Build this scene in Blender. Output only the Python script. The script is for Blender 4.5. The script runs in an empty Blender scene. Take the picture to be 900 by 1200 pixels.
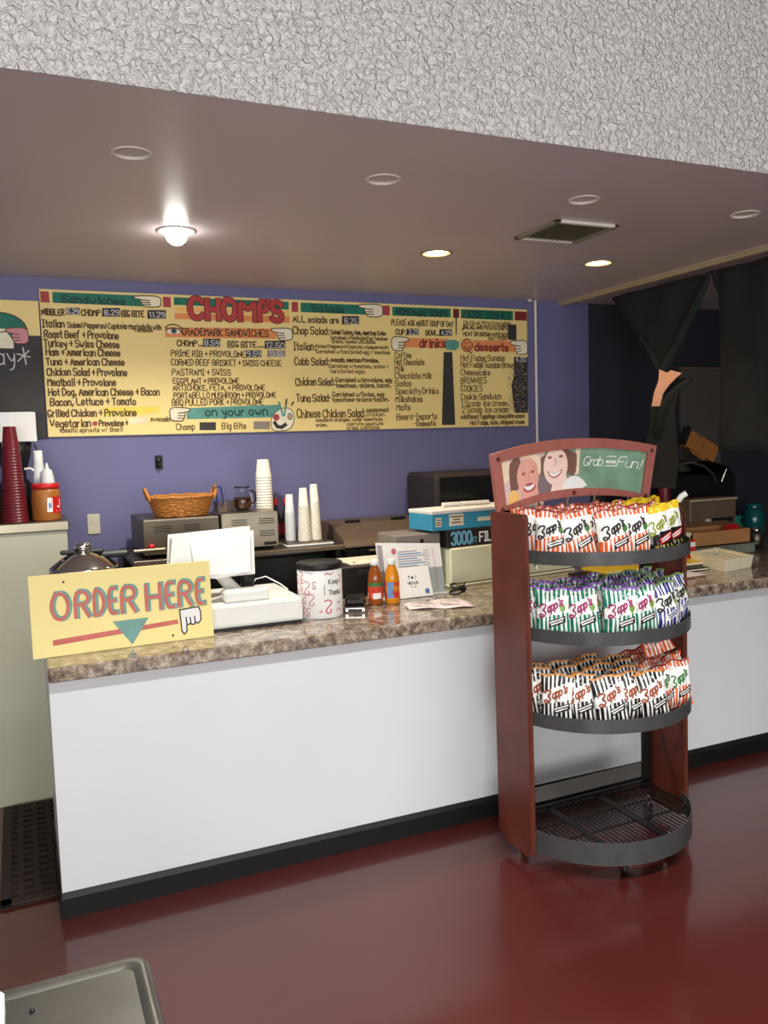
import bpy, math, random
from mathutils import Vector, Matrix, Euler
random.seed(7)
scn = bpy.context.scene
col = scn.collection
PI = math.pi

# ---------------------------------------------------------------- camera
cam_d = bpy.data.cameras.new('camera'); cam = bpy.data.objects.new('camera', cam_d); col.objects.link(cam)
cam_d.sensor_fit = 'VERTICAL'; cam_d.sensor_height = 36.0; cam_d.sensor_width = 27.0
cam_d.lens = 975.7 * 36.0 / 1200.0
cam_d.clip_start = 0.02
_R = Vector((0.91464687, -0.40318187, -0.02941911)); _U = Vector((0.06114938, 0.06605058, 0.9959408)); _F = Vector((0.39960212, 0.91273309, -0.08506728))
m4 = Matrix((( _R.x, _U.x, -_F.x, 0.0), (_R.y, _U.y, -_F.y, 0.0), (_R.z, _U.z, -_F.z, 1.6), (0, 0, 0, 1)))
cam.matrix_world = m4
scn.camera = cam

# ---------------------------------------------------------------- world, lamps, exposure
w = bpy.data.worlds.new('World'); scn.world = w; w.use_nodes = True
w.node_tree.nodes['Background'].inputs[0].default_value = (0.75, 0.85, 1.0, 1)
w.node_tree.nodes['Background'].inputs[1].default_value = 0.6
scn.view_settings.view_transform = 'Standard'; scn.view_settings.look = 'None'
scn.view_settings.gamma = 1.0; scn.view_settings.use_curve_mapping = False
scn.view_settings.exposure = 0.06
def area(name, loc, target, sx, sy, power, color):
    l = bpy.data.lights.new(name, 'AREA'); l.shape = 'RECTANGLE'; l.size = sx; l.size_y = sy; l.energy = power; l.color = color
    o = bpy.data.objects.new(name, l); col.objects.link(o); o.location = loc
    o.rotation_euler = (Vector(target) - Vector(loc)).to_track_quat('-Z', 'Y').to_euler()
    return o
area('window_daylight', (-1.5, -3.05, 1.55), (-1.5, 2.0, 1.45), 2.7, 1.9, 130, (1.0, 0.99, 0.95))
area('window_daylight', (1.8, -3.05, 1.55), (1.8, 2.0, 1.45), 2.7, 1.9, 62, (1.0, 0.99, 0.95))
for _x in (0.6, 2.6):      # unseen front-room ceiling panels; spread narrowed to keep light off the header
    area('ceiling_panel_light', (_x, 0.7, 3.15), (_x, 0.7, 0), 1.15, 0.22, 62 if _x < 1 else 30, (1.0, 1.0, 0.97)).data.spread = math.radians(118)

# ---------------------------------------------------------------- helpers
def lin(c):
    c = c / 255.0
    return c / 12.92 if c <= 0.04045 else ((c + 0.055) / 1.055) ** 2.4
def rgb(r, g, b): return (lin(r), lin(g), lin(b), 1.0)
MATS = {}
def mat(name, c, rough=0.6, metal=0.0, var=0.12, scale=8.0, bump=0.0, bscale=60.0, coat=0.0, trans=0.0, emit=None, spec=0.5, ior=1.45):
    m = bpy.data.materials.new(name); m.use_nodes = True
    nt = m.node_tree; b = nt.nodes['Principled BSDF']
    b.inputs['Roughness'].default_value = rough; b.inputs['Metallic'].default_value = metal
    b.inputs['Specular IOR Level'].default_value = spec
    b.inputs['Coat Weight'].default_value = coat; b.inputs['Coat Roughness'].default_value = 0.06
    b.inputs['Transmission Weight'].default_value = trans; b.inputs['IOR'].default_value = ior
    base = rgb(*c)
    tc = nt.nodes.new('ShaderNodeTexCoord')
    if var > 0:
        n = nt.nodes.new('ShaderNodeTexNoise'); n.inputs['Scale'].default_value = scale; n.inputs['Detail'].default_value = 4
        nt.links.new(tc.outputs['Object'], n.inputs['Vector'])
        r = nt.nodes.new('ShaderNodeValToRGB')
        r.color_ramp.elements[0].position = 0.3; r.color_ramp.elements[1].position = 0.7
        r.color_ramp.elements[0].color = tuple(v * (1 - var) for v in base[:3]) + (1,)
        r.color_ramp.elements[1].color = tuple(min(1, v * (1 + var * 0.6)) for v in base[:3]) + (1,)
        nt.links.new(n.outputs['Fac'], r.inputs['Fac']); nt.links.new(r.outputs['Color'], b.inputs['Base Color'])
    else:
        b.inputs['Base Color'].default_value = base
    if bump > 0:
        n2 = nt.nodes.new('ShaderNodeTexNoise'); n2.inputs['Scale'].default_value = bscale; n2.inputs['Detail'].default_value = 3
        nt.links.new(tc.outputs['Object'], n2.inputs['Vector'])
        bp = nt.nodes.new('ShaderNodeBump'); bp.inputs['Strength'].default_value = bump; bp.inputs['Distance'].default_value = 0.01
        nt.links.new(n2.outputs['Fac'], bp.inputs['Height']); nt.links.new(bp.outputs['Normal'], b.inputs['Normal'])
    if emit:
        b.inputs['Emission Color'].default_value = tuple(emit[0]) + (1,); b.inputs['Emission Strength'].default_value = emit[1]
    MATS[name] = m
    return m

class MB:
    def __init__(self): self.v = []; self.f = []; self.mi = []; self.sm = []; self.mats = []
    def mid(self, m):
        if isinstance(m, str): m = MATS[m]
        if m not in self.mats: self.mats.append(m)
        return self.mats.index(m)
    def face(self, pts, m, smooth=False):
        i = len(self.v); self.v += [tuple(p) for p in pts]; self.f.append(tuple(range(i, i + len(pts)))); self.mi.append(self.mid(m)); self.sm.append(smooth)
    def grid(self, rows, m, closeu=False, smooth=True, mf=None):
        i0 = len(self.v); nr = len(rows); nc = len(rows[0])
        for r in rows: self.v += [tuple(p) for p in r]
        for a in range(nr - 1):
            for b in range(nc if closeu else nc - 1):
                c = (b + 1) % nc
                self.f.append((i0 + a * nc + b, i0 + a * nc + c, i0 + (a + 1) * nc + c, i0 + (a + 1) * nc + b))
                self.mi.append(self.mid(mf(a, b) if mf else m)); self.sm.append(smooth)
        return i0
    def box(self, x0, x1, y0, y1, z0, z1, m, bev=0.0, M=None):
        lo = (min(x0, x1), min(y0, y1), min(z0, z1)); hi = (max(x0, x1), max(y0, y1), max(z0, z1))
        b = min(bev, *[(hi[k] - lo[k]) * 0.45 for k in range(3)])
        if b <= 0:
            P = [(x, y, z) for z in (lo[2], hi[2]) for y in (lo[1], hi[1]) for x in (lo[0], hi[0])]
            F = [(0, 2, 3, 1), (4, 5, 7, 6), (0, 1, 5, 4), (2, 6, 7, 3), (0, 4, 6, 2), (1, 3, 7, 5)]
        else:
            P = []; idx = {}
            for cx in (0, 1):
                for cy in (0, 1):
                    for cz in (0, 1):
                        c = (cx, cy, cz)
                        for ax in range(3):
                            p = [0, 0, 0]
                            for k in range(3):
                                e = lo[k] if c[k] == 0 else hi[k]
                                p[k] = e if k == ax else (e + b if c[k] == 0 else e - b)
                            idx[(c, ax)] = len(P); P.append(tuple(p))
            F = []
            for ax in range(3):
                u, v = [k for k in range(3) if k != ax]
                for s in (0, 1):
                    q = []
                    for (a, d) in ((0, 0), (1, 0), (1, 1), (0, 1)):
                        c = [0, 0, 0]; c[ax] = s; c[u] = a; c[v] = d; q.append(idx[(tuple(c), ax)])
                    F.append(tuple(q))
            for ax in range(3):
                u, v = [k for k in range(3) if k != ax]
                for a in (0, 1):
                    for d in (0, 1):
                        c0 = [0, 0, 0]; c0[u] = a; c0[v] = d; c1 = list(c0); c1[ax] = 1
                        F.append((idx[(tuple(c0), u)], idx[(tuple(c1), u)], idx[(tuple(c1), v)], idx[(tuple(c0), v)]))
            for cx in (0, 1):
                for cy in (0, 1):
                    for cz in (0, 1): F.append(tuple(idx[((cx, cy, cz), k)] for k in range(3)))
        if M is not None: P = [tuple(M @ Vector(p)) for p in P]
        i = len(self.v); self.v += P
        for f in F: self.f.append(tuple(i + k for k in f)); self.mi.append(self.mid(m)); self.sm.append(False)
    def lathe(self, cx, cy, prof, m, seg=28, smooth=True, sx=1.0, sy=1.0, mf=None, M=None):
        rows = [[(cx + sx * r * math.cos(2 * PI * k / seg), cy + sy * r * math.sin(2 * PI * k / seg), z) for k in range(seg)] for r, z in prof]
        if M is not None: rows = [[tuple(M @ Vector(p)) for p in r] for r in rows]
        self.grid(rows, m, closeu=True, smooth=smooth, mf=mf)
    def tube(self, pts, r, m, seg=8, closed=False):
        P = [Vector(p) for p in pts]; n = len(P); rows = []
        rr = r if isinstance(r, (list, tuple)) else [r] * n
        up = Vector((0, 0, 1))
        for i in range(n):
            a = P[(i - 1) % n] if (closed or i > 0) else P[0]; b = P[(i + 1) % n] if (closed or i < n - 1) else P[-1]
            t = (b - a).normalized()
            ref = up if abs(t.dot(up)) < 0.95 else Vector((0, 1, 0))
            s = t.cross(ref).normalized(); q = s.cross(t)
            rows.append([tuple(P[i] + rr[i] * (math.cos(2 * PI * k / seg) * s + math.sin(2 * PI * k / seg) * q)) for k in range(seg)])
        if closed: rows.append(rows[0])
        self.grid(rows, m, closeu=True)
        if not closed: self.face(rows[0], m); self.face(rows[-1][::-1], m)
    def prism(self, poly, fn, m, t0, t1):
        a = [fn(p, t0) for p in poly]; b = [fn(p, t1) for p in poly]
        self.face(a, m); self.face(b[::-1], m)
        for i in range(len(poly)):
            j = (i + 1) % len(poly); self.face([a[i], a[j], b[j], b[i]], m)
    def build(self, name, parent=None, m=None, local=False, bevel=0.0, solid=0.0):
        me = bpy.data.meshes.new(name)
        off = Vector((0, 0, 0))
        if parent is not None and not local:
            off = parent.location.copy()
            if parent.parent is not None: off += parent.parent.location
        me.from_pydata([tuple(Vector(p) - off) for p in self.v], [], self.f)
        for mm in self.mats: me.materials.append(mm)
        me.polygons.foreach_set('material_index', self.mi); me.polygons.foreach_set('use_smooth', self.sm)
        me.update()
        o = bpy.data.objects.new(name, me); col.objects.link(o)
        if parent is not None: o.parent = parent
        if bevel > 0:
            wl = o.modifiers.new('weld', 'WELD'); wl.merge_threshold = 0.00001
            bm = o.modifiers.new('bevel', 'BEVEL'); bm.width = bevel; bm.segments = 2; bm.limit_method = 'ANGLE'
        if solid > 0:
            sm = o.modifiers.new('solid', 'SOLIDIFY'); sm.thickness = solid; sm.offset = 0
        return o
def tag(o, label, cat, group=None):
    o['label'] = label; o['category'] = cat
    if group: o['group'] = group
    return o
def thing(name, label, cat, loc=(0, 0, 0), group=None):
    o = bpy.data.objects.new(name, None); o.empty_display_size = 0.05; col.objects.link(o); o.location = loc
    return tag(o, label, cat, group)
def struct(o): o['kind'] = 'structure'; return o

# ---------------------------------------------------------------- single-stroke hand lettering
_G = '''A 02 28 42;14 34|B 02 08 38 47 46 35 05;35 44 43 32 02|C 47 38 18 06 04 12 32 43|D 02 08 28 46 44 22 02|E 48 08 02 42;05 35|F 48 08 02;05 35|G 47 38 18 06 04 12 32 44 24|H 08 02;48 42;05 45|I 08 28;18 12;02 22|J 38 33 22 12 03|K 08 02;48 05 42|L 08 02 42|M 02 08 25 48 42|N 02 08 42 48|O 18 06 04 12 32 44 46 38 18|P 02 08 38 47 46 35 05|Q 18 06 04 12 32 44 46 38 18;23 41|R 02 08 38 47 46 35 05;25 42|S 47 38 18 07 06 15 35 44 43 32 12 03|T 08 48;28 22|U 08 03 12 32 43 48|V 08 22 48|W 08 12 25 32 48|X 08 42;02 48|Y 08 25 48;25 22|Z 08 48 02 42|a 35 26 16 05 03 12 22 33;36 32|b 08 02;05 16 26 35 33 22 12 03|c 35 26 16 05 03 12 22 33|d 38 32;35 26 16 05 03 12 22 33|e 04 34 35 26 16 05 03 12 22 33|f 38 28 17 12;06 26|g 36 31 20 10;35 26 16 05 03 12 22 33|h 08 02;05 16 26 35 32|i 16 12;18 17|j 26 21 10 00;28 27|k 08 02;36 04 32|l 18 12|m 06 02;05 16 25 22;25 36 45 42|n 06 02;05 16 26 35 32|o 16 05 03 12 22 33 35 26 16|p 06 00;05 16 26 35 33 22 12 03|q 36 30;35 26 16 05 03 12 22 33|r 06 02;04 16 26|s 35 26 16 05 14 24 33 22 12 03|t 18 13 22;06 26|u 06 03 12 22 33;36 32|v 06 22 46|w 06 12 24 32 46|x 06 32;02 36|y 06 14 23 35;36 32 20 10|z 06 36 02 32|0 18 06 04 12 32 44 46 38 18|1 17 28 22|2 07 18 38 47 46 02 42|3 07 18 38 47 46 25 44 43 32 12 03|4 38 04 44;38 32|5 48 08 05 35 44 43 32 12 03|6 47 38 18 06 03 12 32 43 44 35 15 04|7 08 48 12|8 15 06 07 18 38 47 46 35 15 04 03 12 32 43 44 35|9 45 15 06 07 18 38 47 45 32 12|+ 05 35;27 23|- 05 25|. 12 13|, 13 01|: 15 16;12 13|! 18 14;12 13|' 18 17|/ 02 38|* 15 45;27 43;47 23|& 42 07 18 27 04 12 22 44'''
GLY = {}
for g in _G.split('|'):
    k, s = g[0], g[2:]
    st = [[(int(p[0]), int(p[1]) - 2) for p in q.split()] for q in s.split(';')]
    GLY[k] = (st, max(p[0] for q in st for p in q))
def chaikin(p, n=1):
    for _ in range(n):
        q = [p[0]]
        for a, b in zip(p[:-1], p[1:]):
            q += [(a[0] * .75 + b[0] * .25, a[1] * .75 + b[1] * .25), (a[0] * .25 + b[0] * .75, a[1] * .25 + b[1] * .75)]
        q.append(p[-1]); p = q
    return p
def text(s, x, y, width, h, smooth=1, jit=0.25, slant=0.0, gap=1.4):
    """polylines of a written line: left end x, baseline y, total width, capital height"""
    out = []; cx = 0
    for ch in s:
        if ch == ' ': cx += 2.2; continue
        st, wd = GLY.get(ch, GLY['-'])
        dy = random.uniform(-jit, jit); k = 1 + random.uniform(-jit, jit) * 0.2
        for q in st: out.append([(cx + p[0] + slant * p[1], p[1] * k + dy) for p in q])
        cx += wd + gap
    tot = cx - gap; sx = width / tot; sy = h / 6.0
    return [chaikin([(x + p[0] * sx, y + p[1] * sy) for p in q], smooth if len(q) > 2 else 0) for q in out]
def ribbon(mb, polys, wd, fn, m):
    hw = wd / 2
    for qi, q in enumerate(polys):
        n = len(q); L = []; Rr = []
        for i in range(n):
            a = q[max(i - 1, 0)]; b = q[i]; c = q[min(i + 1, n - 1)]
            d1 = Vector((b[0] - a[0], b[1] - a[1])); d2 = Vector((c[0] - b[0], c[1] - b[1]))
            if d1.length > 0: d1.normalize()
            if d2.length > 0: d2.normalize()
            d = d1 + d2
            if d.length < 0.3: d = d2 if d2.length > 0 else d1
            d.normalize(); nx, ny = -d.y, d.x
            ex = -hw * 0.8 if i == 0 else (hw * 0.8 if i == n - 1 else 0)
            px, py = b[0] + d.x * ex, b[1] + d.y * ex
            k = 1.0
            if 0 < i < n - 1:
                cs = max(0.55, abs(d.dot(d1))); k = 1 / cs
            lift = qi * 2.5e-5 % .0009 + i * 6e-6   # strokes cross without lying in one plane
            L.append(fn((px + nx * hw * k, py + ny * hw * k, lift))); Rr.append(fn((px - nx * hw * k, py - ny * hw * k, lift)))
        mb.grid([L, Rr], m, smooth=False)
def ex(p): return p[2] if len(p) > 2 else 0.0
def ell(cx, cy, rx, ry, n=20, a0=0.0, a1=2 * PI):
    full = abs(a1 - a0 - 2 * PI) < 1e-6
    return [(cx + rx * math.cos(a0 + (a1 - a0) * k / (n if full else n - 1)), cy + ry * math.sin(a0 + (a1 - a0) * k / (n if full else n - 1))) for k in range(n)]
HAND = [(0, .80), (.06, .92), (.3, .97), (.75, 1), (.93, .92), (1, .75), (1, .22), (.92, .06), (.75, 0), (.45, 0), (.36, .06), (.34, .17), (.29, .24), (.29, .36), (.24, .42), (.26, .56), (.33, .62), (.06, .70)]
HLINES = [[(.36, .19), (.62, .21)], [(.3, .38), (.6, .39)], [(.33, .6), (.6, .57)]]
def hand(mb, x0, y0, x1, y1, fn, fn2, fill, line, lw, swap=False):
    """a painted pointing hand; the finger tip lies at (x0,y0-ish); fn2 lies a hair above fn"""
    g = (lambda p: (x0 + (x1 - x0) * p[1], y0 + (y1 - y0) * p[0])) if swap else (lambda p: (x0 + (x1 - x0) * p[0], y0 + (y1 - y0) * p[1]))
    mb.face([fn(g(p)) for p in HAND], fill)
    ribbon(mb, [[g(p) for p in HAND + HAND[:1]]] + [[g(p) for p in q] for q in HLINES], lw, fn2, line)

# ---------------------------------------------------------------- materials
mat('purple_paint', (112, 112, 156), rough=0.55, var=0.07, scale=1.5, bump=0.05, bscale=30)
mat('dim_wall', (47, 45, 58), rough=0.8, var=0.1, scale=2)  # wall tone with the lack of light at the right put into the colour
mat('ceiling_paint', (212, 200, 206), rough=0.36, var=0.05, scale=1.2, bump=0.03, bscale=12)
mat('front_paint', (190, 188, 188), rough=0.8, var=0.04)
mat('counter_paint', (226, 228, 232), rough=0.35, var=0.025, scale=2.5)
mat('black_rubber', (17, 16, 16), rough=0.5, var=0.2)
mat('black_plastic', (22, 21, 22), rough=0.45, var=0.15)
mat('dark_metal', (52, 50, 50), rough=0.4, metal=0.7, var=0.15)
mat('band_metal', (112, 112, 113), rough=0.26, metal=0.25, var=0.1, scale=20)
mat('steel', (158, 148, 130), rough=0.34, metal=1.0, var=0.1, scale=6)
mat('dull_steel', (112, 102, 90), rough=0.42, metal=0.95, var=0.15, scale=5)
mat('chrome', (215, 215, 212), rough=0.08, metal=1.0, var=0)
mat('fridge_paint', (190, 190, 170), rough=0.4, var=0.06, scale=2)
mat('wood_red', (96, 44, 32), rough=0.4, var=0.25, scale=7)
mat('frame_pink', (168, 100, 90), rough=0.45, var=0.1, scale=20)
mat('white_plastic', (236, 236, 232), rough=0.4, var=0.02)
mat('white_paper', (240, 240, 238), rough=0.8, var=0.02)
mat('paper_pink', (236, 222, 222), rough=0.8, var=0.05)
mat('cup_white', (238, 234, 222), rough=0.55, var=0.03)
mat('maroon', (104, 24, 36), rough=0.35, var=0.12, scale=20)
mat('wicker', (188, 124, 58), rough=0.7, var=0.4, scale=90)
mat('peanut', (168, 104, 44), rough=0.4, var=0.1)
mat('red_plastic', (200, 30, 36), rough=0.35, var=0.05)
mat('clear_plastic', (225, 228, 230), rough=0.25, var=0.03)
mat('glass', (240, 245, 245), rough=0.05, var=0, trans=1.0, ior=1.35)
mat('tea', (92, 50, 26), rough=0.2, var=0.2)
mat('juice_apple', (150, 74, 20), rough=0.15, var=0.15, coat=0.5)
mat('juice_orange', (222, 140, 24), rough=0.2, var=0.1, coat=0.5)
mat('label_green', (70, 120, 60), rough=0.5)
mat('label_blue', (110, 150, 200), rough=0.5)
mat('label_red', (214, 66, 40), rough=0.5)
mat('sign_cream', (250, 232, 158), rough=0.6, var=0.03, scale=3)
mat('board_yellow', (248, 224, 150), rough=0.5, var=0.06, scale=2)
mat('ink', (92, 68, 40), rough=0.7, var=0.25, scale=40)
mat('ink_black', (26, 24, 24), rough=0.6, var=0.1)
mat('b_red', (176, 70, 72), rough=0.6); mat('b_darkred', (128, 44, 40), rough=0.6)
mat('b_green', (30, 122, 100), rough=0.6, var=0.18, scale=30); mat('b_dkgreen', (28, 66, 58), rough=0.6)
mat('b_teal', (96, 160, 150), rough=0.6, var=0.15, scale=20); mat('b_orange', (240, 150, 92), rough=0.6)
mat('b_paleorange', (248, 200, 120), rough=0.6); mat('b_slate', (58, 56, 56), rough=0.6, var=0.2, scale=60)
mat('b_greypatch', (150, 136, 128), rough=0.6, var=0.2, scale=60); mat('b_paper', (235, 225, 190), rough=0.6)
mat('b_yellow', (250, 222, 90), rough=0.6); mat('b_white', (248, 240, 214), rough=0.6)
mat('chomp_red', (190, 66, 66), rough=0.6, var=0.12, scale=20); mat('chomp_edge', (110, 40, 44), rough=0.6)
mat('chalk_black', (58, 56, 56), rough=0.6, var=0.35, scale=4); mat('chalk', (210, 210, 210), rough=0.9)
mat('hand_pink', (222, 150, 158), rough=0.6); mat('eye_blue', (90, 110, 120), rough=0.5)
mat('sign_red', (208, 112, 102), rough=0.6, var=0.1, scale=20); mat('sign_teal', (120, 166, 158), rough=0.6, var=0.1, scale=20)
mat('cardboard', (186, 132, 82), rough=0.8, var=0.1); mat('cardboard_dark', (132, 100, 68), rough=0.8, var=0.1)
mat('film_black', (44, 40, 40), rough=0.5); mat('film_blue', (64, 160, 196), rough=0.5, var=0.06)
mat('film_text', (120, 186, 216), rough=0.5)
mat('cream_box', (236, 236, 204), rough=0.35, var=0.04); mat('grey_box', (140, 132, 124), rough=0.6)
mat('brown_machine', (104, 88, 74), rough=0.5, var=0.1); mat('grey_board', (92, 88, 84), rough=0.8, var=0.05)
mat('black_cloth', (36, 38, 40), rough=0.95, var=0.15, scale=10); mat('skin_cloth', (240, 184, 156), rough=0.8, var=0.05)
mat('teal_bottle', (18, 96, 100), rough=0.2, var=0.1, coat=0.4); mat('teal_green', (30, 130, 100), rough=0.25, var=0.1)
mat('copper', (190, 124, 66), rough=0.5, var=0.15)
mat('basket_cream', (246, 238, 210), rough=0.5, var=0.02); mat('tray_grey', (132, 140, 128), rough=0.6)
mat('beige_trim', (190, 172, 140), rough=0.6, var=0.06); mat('vent_metal', (150, 142, 124), rough=0.5, var=0.1)
mat('vent_dark', (92, 86, 76), rough=0.7); mat('white_trim', (236, 230, 224), rough=0.4, var=0)
mat('can_inner', (120, 110, 112), rough=0.6); mat('mat_rubber', (46, 30, 26), rough=0.7, var=0.2)
mat('bulb_cool', (255, 255, 255), var=0, emit=((1.0, 0.97, 0.9), 40.0)); mat('bulb_warm', (255, 240, 200), var=0, emit=((1.0, 0.74, 0.38), 24.0))
mat('tube_light', (255, 255, 255), var=0, emit=((0.95, 0.97, 1.0), 3.0))
mat('blue_wire', (40, 50, 120), rough=0.4); mat('squiggle', (206, 106, 124), rough=0.6); mat('squiggle_grey', (170, 160, 170), rough=0.6)
mat('table_metal', (86, 83, 78), rough=0.36, metal=0.6, var=0.22, scale=9)
mat('beige_plate', (206, 200, 180), rough=0.5); mat('yellow_book', (224, 190, 60), rough=0.5); mat('brown_paper', (140, 100, 80), rough=0.7)
mat('blue_paper', (60, 140, 200), rough=0.6); mat('screen_dark', (30, 32, 34), rough=0.15)
# stain-polished red floor with a clear coat
mat('red_floor', (74, 24, 20), rough=0.4, var=0.1, scale=1.2, coat=0.85, spec=0.3, bump=0.02, bscale=5)
MATS['red_floor'].node_tree.nodes['Principled BSDF'].inputs['Coat Roughness'].default_value = 0.12
# speckled laminate
def granite():
    m = mat('laminate', (128, 112, 98), rough=0.14, var=0, coat=0.5); nt = m.node_tree; b = nt.nodes['Principled BSDF']
    tc = [n for n in nt.nodes if n.type == 'TEX_COORD'][0]
    n1 = nt.nodes.new('ShaderNodeTexNoise'); n1.inputs['Scale'].default_value = 26; n1.inputs['Detail'].default_value = 7; n1.inputs['Roughness'].default_value = 0.75
    nt.links.new(tc.outputs['Object'], n1.inputs['Vector'])
    r = nt.nodes.new('ShaderNodeValToRGB'); e = r.color_ramp.elements
    e[0].position = 0.34; e[0].color = rgb(62, 50, 46); e[1].position = 0.70; e[1].color = rgb(214, 204, 186)
    for p, c in ((0.43, (112, 96, 86)), (0.50, (142, 124, 106)), (0.57, (170, 156, 140))):
        x = e.new(p); x.color = rgb(*c)
    nt.links.new(n1.outputs['Fac'], r.inputs['Fac']); nt.links.new(r.outputs['Color'], b.inputs['Base Color'])
granite()
def popcorn():
    m = mat('popcorn_plaster', (244, 242, 242), rough=0.95, var=0, spec=0.1); nt = m.node_tree; b = nt.nodes['Principled BSDF']
    tc = [n for n in nt.nodes if n.type == 'TEX_COORD'][0]
    a = nt.nodes.new('ShaderNodeTexNoise'); a.inputs['Scale'].default_value = 62; a.inputs['Detail'].default_value = 2.5; a.inputs['Distortion'].default_value = 0.8
    nt.links.new(tc.outputs['Object'], a.inputs['Vector'])
    r = nt.nodes.new('ShaderNodeValToRGB'); r.color_ramp.elements[0].position = 0.34; r.color_ramp.elements[1].position = 0.70
    nt.links.new(a.outputs['Fac'], r.inputs['Fac'])
    bp = nt.nodes.new('ShaderNodeBump'); bp.inputs['Strength'].default_value = 1.0; bp.inputs['Distance'].default_value = 0.012
    nt.links.new(r.outputs['Color'], bp.inputs['Height']); nt.links.new(bp.outputs['Normal'], b.inputs['Normal'])
popcorn()

# ---------------------------------------------------------------- the room
def slab(name, x0, x1, y0, y1, z0, z1, m):
    b = MB(); b.box(x0, x1, y0, y1, z0, z1, m); return struct(b.build(name))
XL, XR, YF, YB, ZC, ZF, YS = -3.2, 5.4, -3.2, 4.443, 2.44, 3.22, 2.07
slab('floor', XL - .1, XR + .1, YF - .1, YB + .1, -0.1, 0, 'red_floor')
slab('wall_back', XL, 3.42, YB, YB + 0.1, 0, ZC, 'purple_paint')
slab('wall_back_alcove', 3.42, XR, YB, YB + 0.1, 0, ZC, 'dim_wall')  # right part of the back wall, its dimness painted in
slab('wall_right', XR, XR + 0.1, YF, YB + 0.1, 0, ZF, 'dim_wall')
slab('wall_left', XL - 0.1, XL, YF, YB + 0.1, 0, ZF, 'front_paint')
slab('wall_header', XL, XR, YS, YS + 0.1, ZC + .001, ZF, 'popcorn_plaster')
b = MB(); b.box(XL, XR, YF, YS, ZF, ZF + 0.1, 'front_paint'); struct(b.build('ceiling_front'))
# front wall with the shop windows
b = MB()
for x0, x1, z0, z1 in ((XL, XR, 0, .55), (XL, XR, 2.55, ZF), (XL, -2.9, .55, 2.55), (-.1, .4, .55, 2.55), (3.2, XR, .55, 2.55)):
    b.box(x0, x1, YF - .1, YF, z0, z1, 'front_paint')
struct(b.build('wall_front'))
for i, (x0, x1) in enumerate(((-2.9, -.1), (.4, 3.2))):
    b = MB(); xm = (x0 + x1) / 2
    for a in ((x0, x0 + .05, .55, 2.55), (x1 - .05, x1, .55, 2.55), (x0, x1, .55, .6), (x0, x1, 2.5, 2.55), (xm - .03, xm + .03, .55, 2.55)):
        b.box(a[0], a[1], YF - .07, YF - .01, a[2], a[3], 'dark_metal')
    o = struct(b.build('window_%d' % (i + 1)))
    g = MB(); g.box(x0 + .05, x1 - .05, YF - .05, YF - .045, .6, 2.5, 'glass'); struct(g.build('window_pane', o))
# low ceiling with round holes for the recessed lamps
HOLES = [(0.623, 3.36, .062), (1.793, 3.42, .062), (2.671, 3.389, .062), (0.353, 2.527, .052), (1.135, 2.521, .052), (1.916, 2.509, .052), (2.659, 2.475, .052)]
b = MB(); cz = ZC
def q(x0, x1, y0, y1): b.face([(x0, y0, cz), (x0, y1, cz), (x1, y1, cz), (x1, y0, cz)], 'ceiling_paint')
for (y0, y1, hs) in ((YS, 2.35, []), (2.35, 2.67, HOLES[3:]), (2.67, 3.23, []), (3.23, 3.55, HOLES[:3]), (3.55, YB + .1, [])):
    x = XL
    for hx, hy, hr in hs:
        q(x, hx - .12, y0, y1)
        N = 32; sq = []; cc = []
        for k in range(N):
            t = 2 * PI * k / N; c, s = math.cos(t), math.sin(t)
            f = 1 / max(abs(c), abs(s))
            px = hx + .12 * c * f; py = hy + (((y1 - hy) if s > 0 else (hy - y0)) * s * f)
            sq.append((px, py, cz)); cc.append((hx + hr * c, hy + hr * s, cz))
        for k in range(N):
            j = (k + 1) % N; b.face([sq[k], cc[k], cc[j], sq[j]], 'ceiling_paint')
        x = hx + .12
    q(x, XR, y0, y1)
b.box(XL, XR, YS + .11, YB, cz + .2, cz + .25, 'ceiling_paint')
struct(b.build('ceiling'))
b = MB(); b.box(3.195, 3.235, YS + .1, YB, ZC - .024, ZC, 'beige_trim', .004); b.box(3.185, 3.195, YS + .1, YB, ZC - .010, ZC, 'beige_trim')
struct(b.build('trim_1'))

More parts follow.
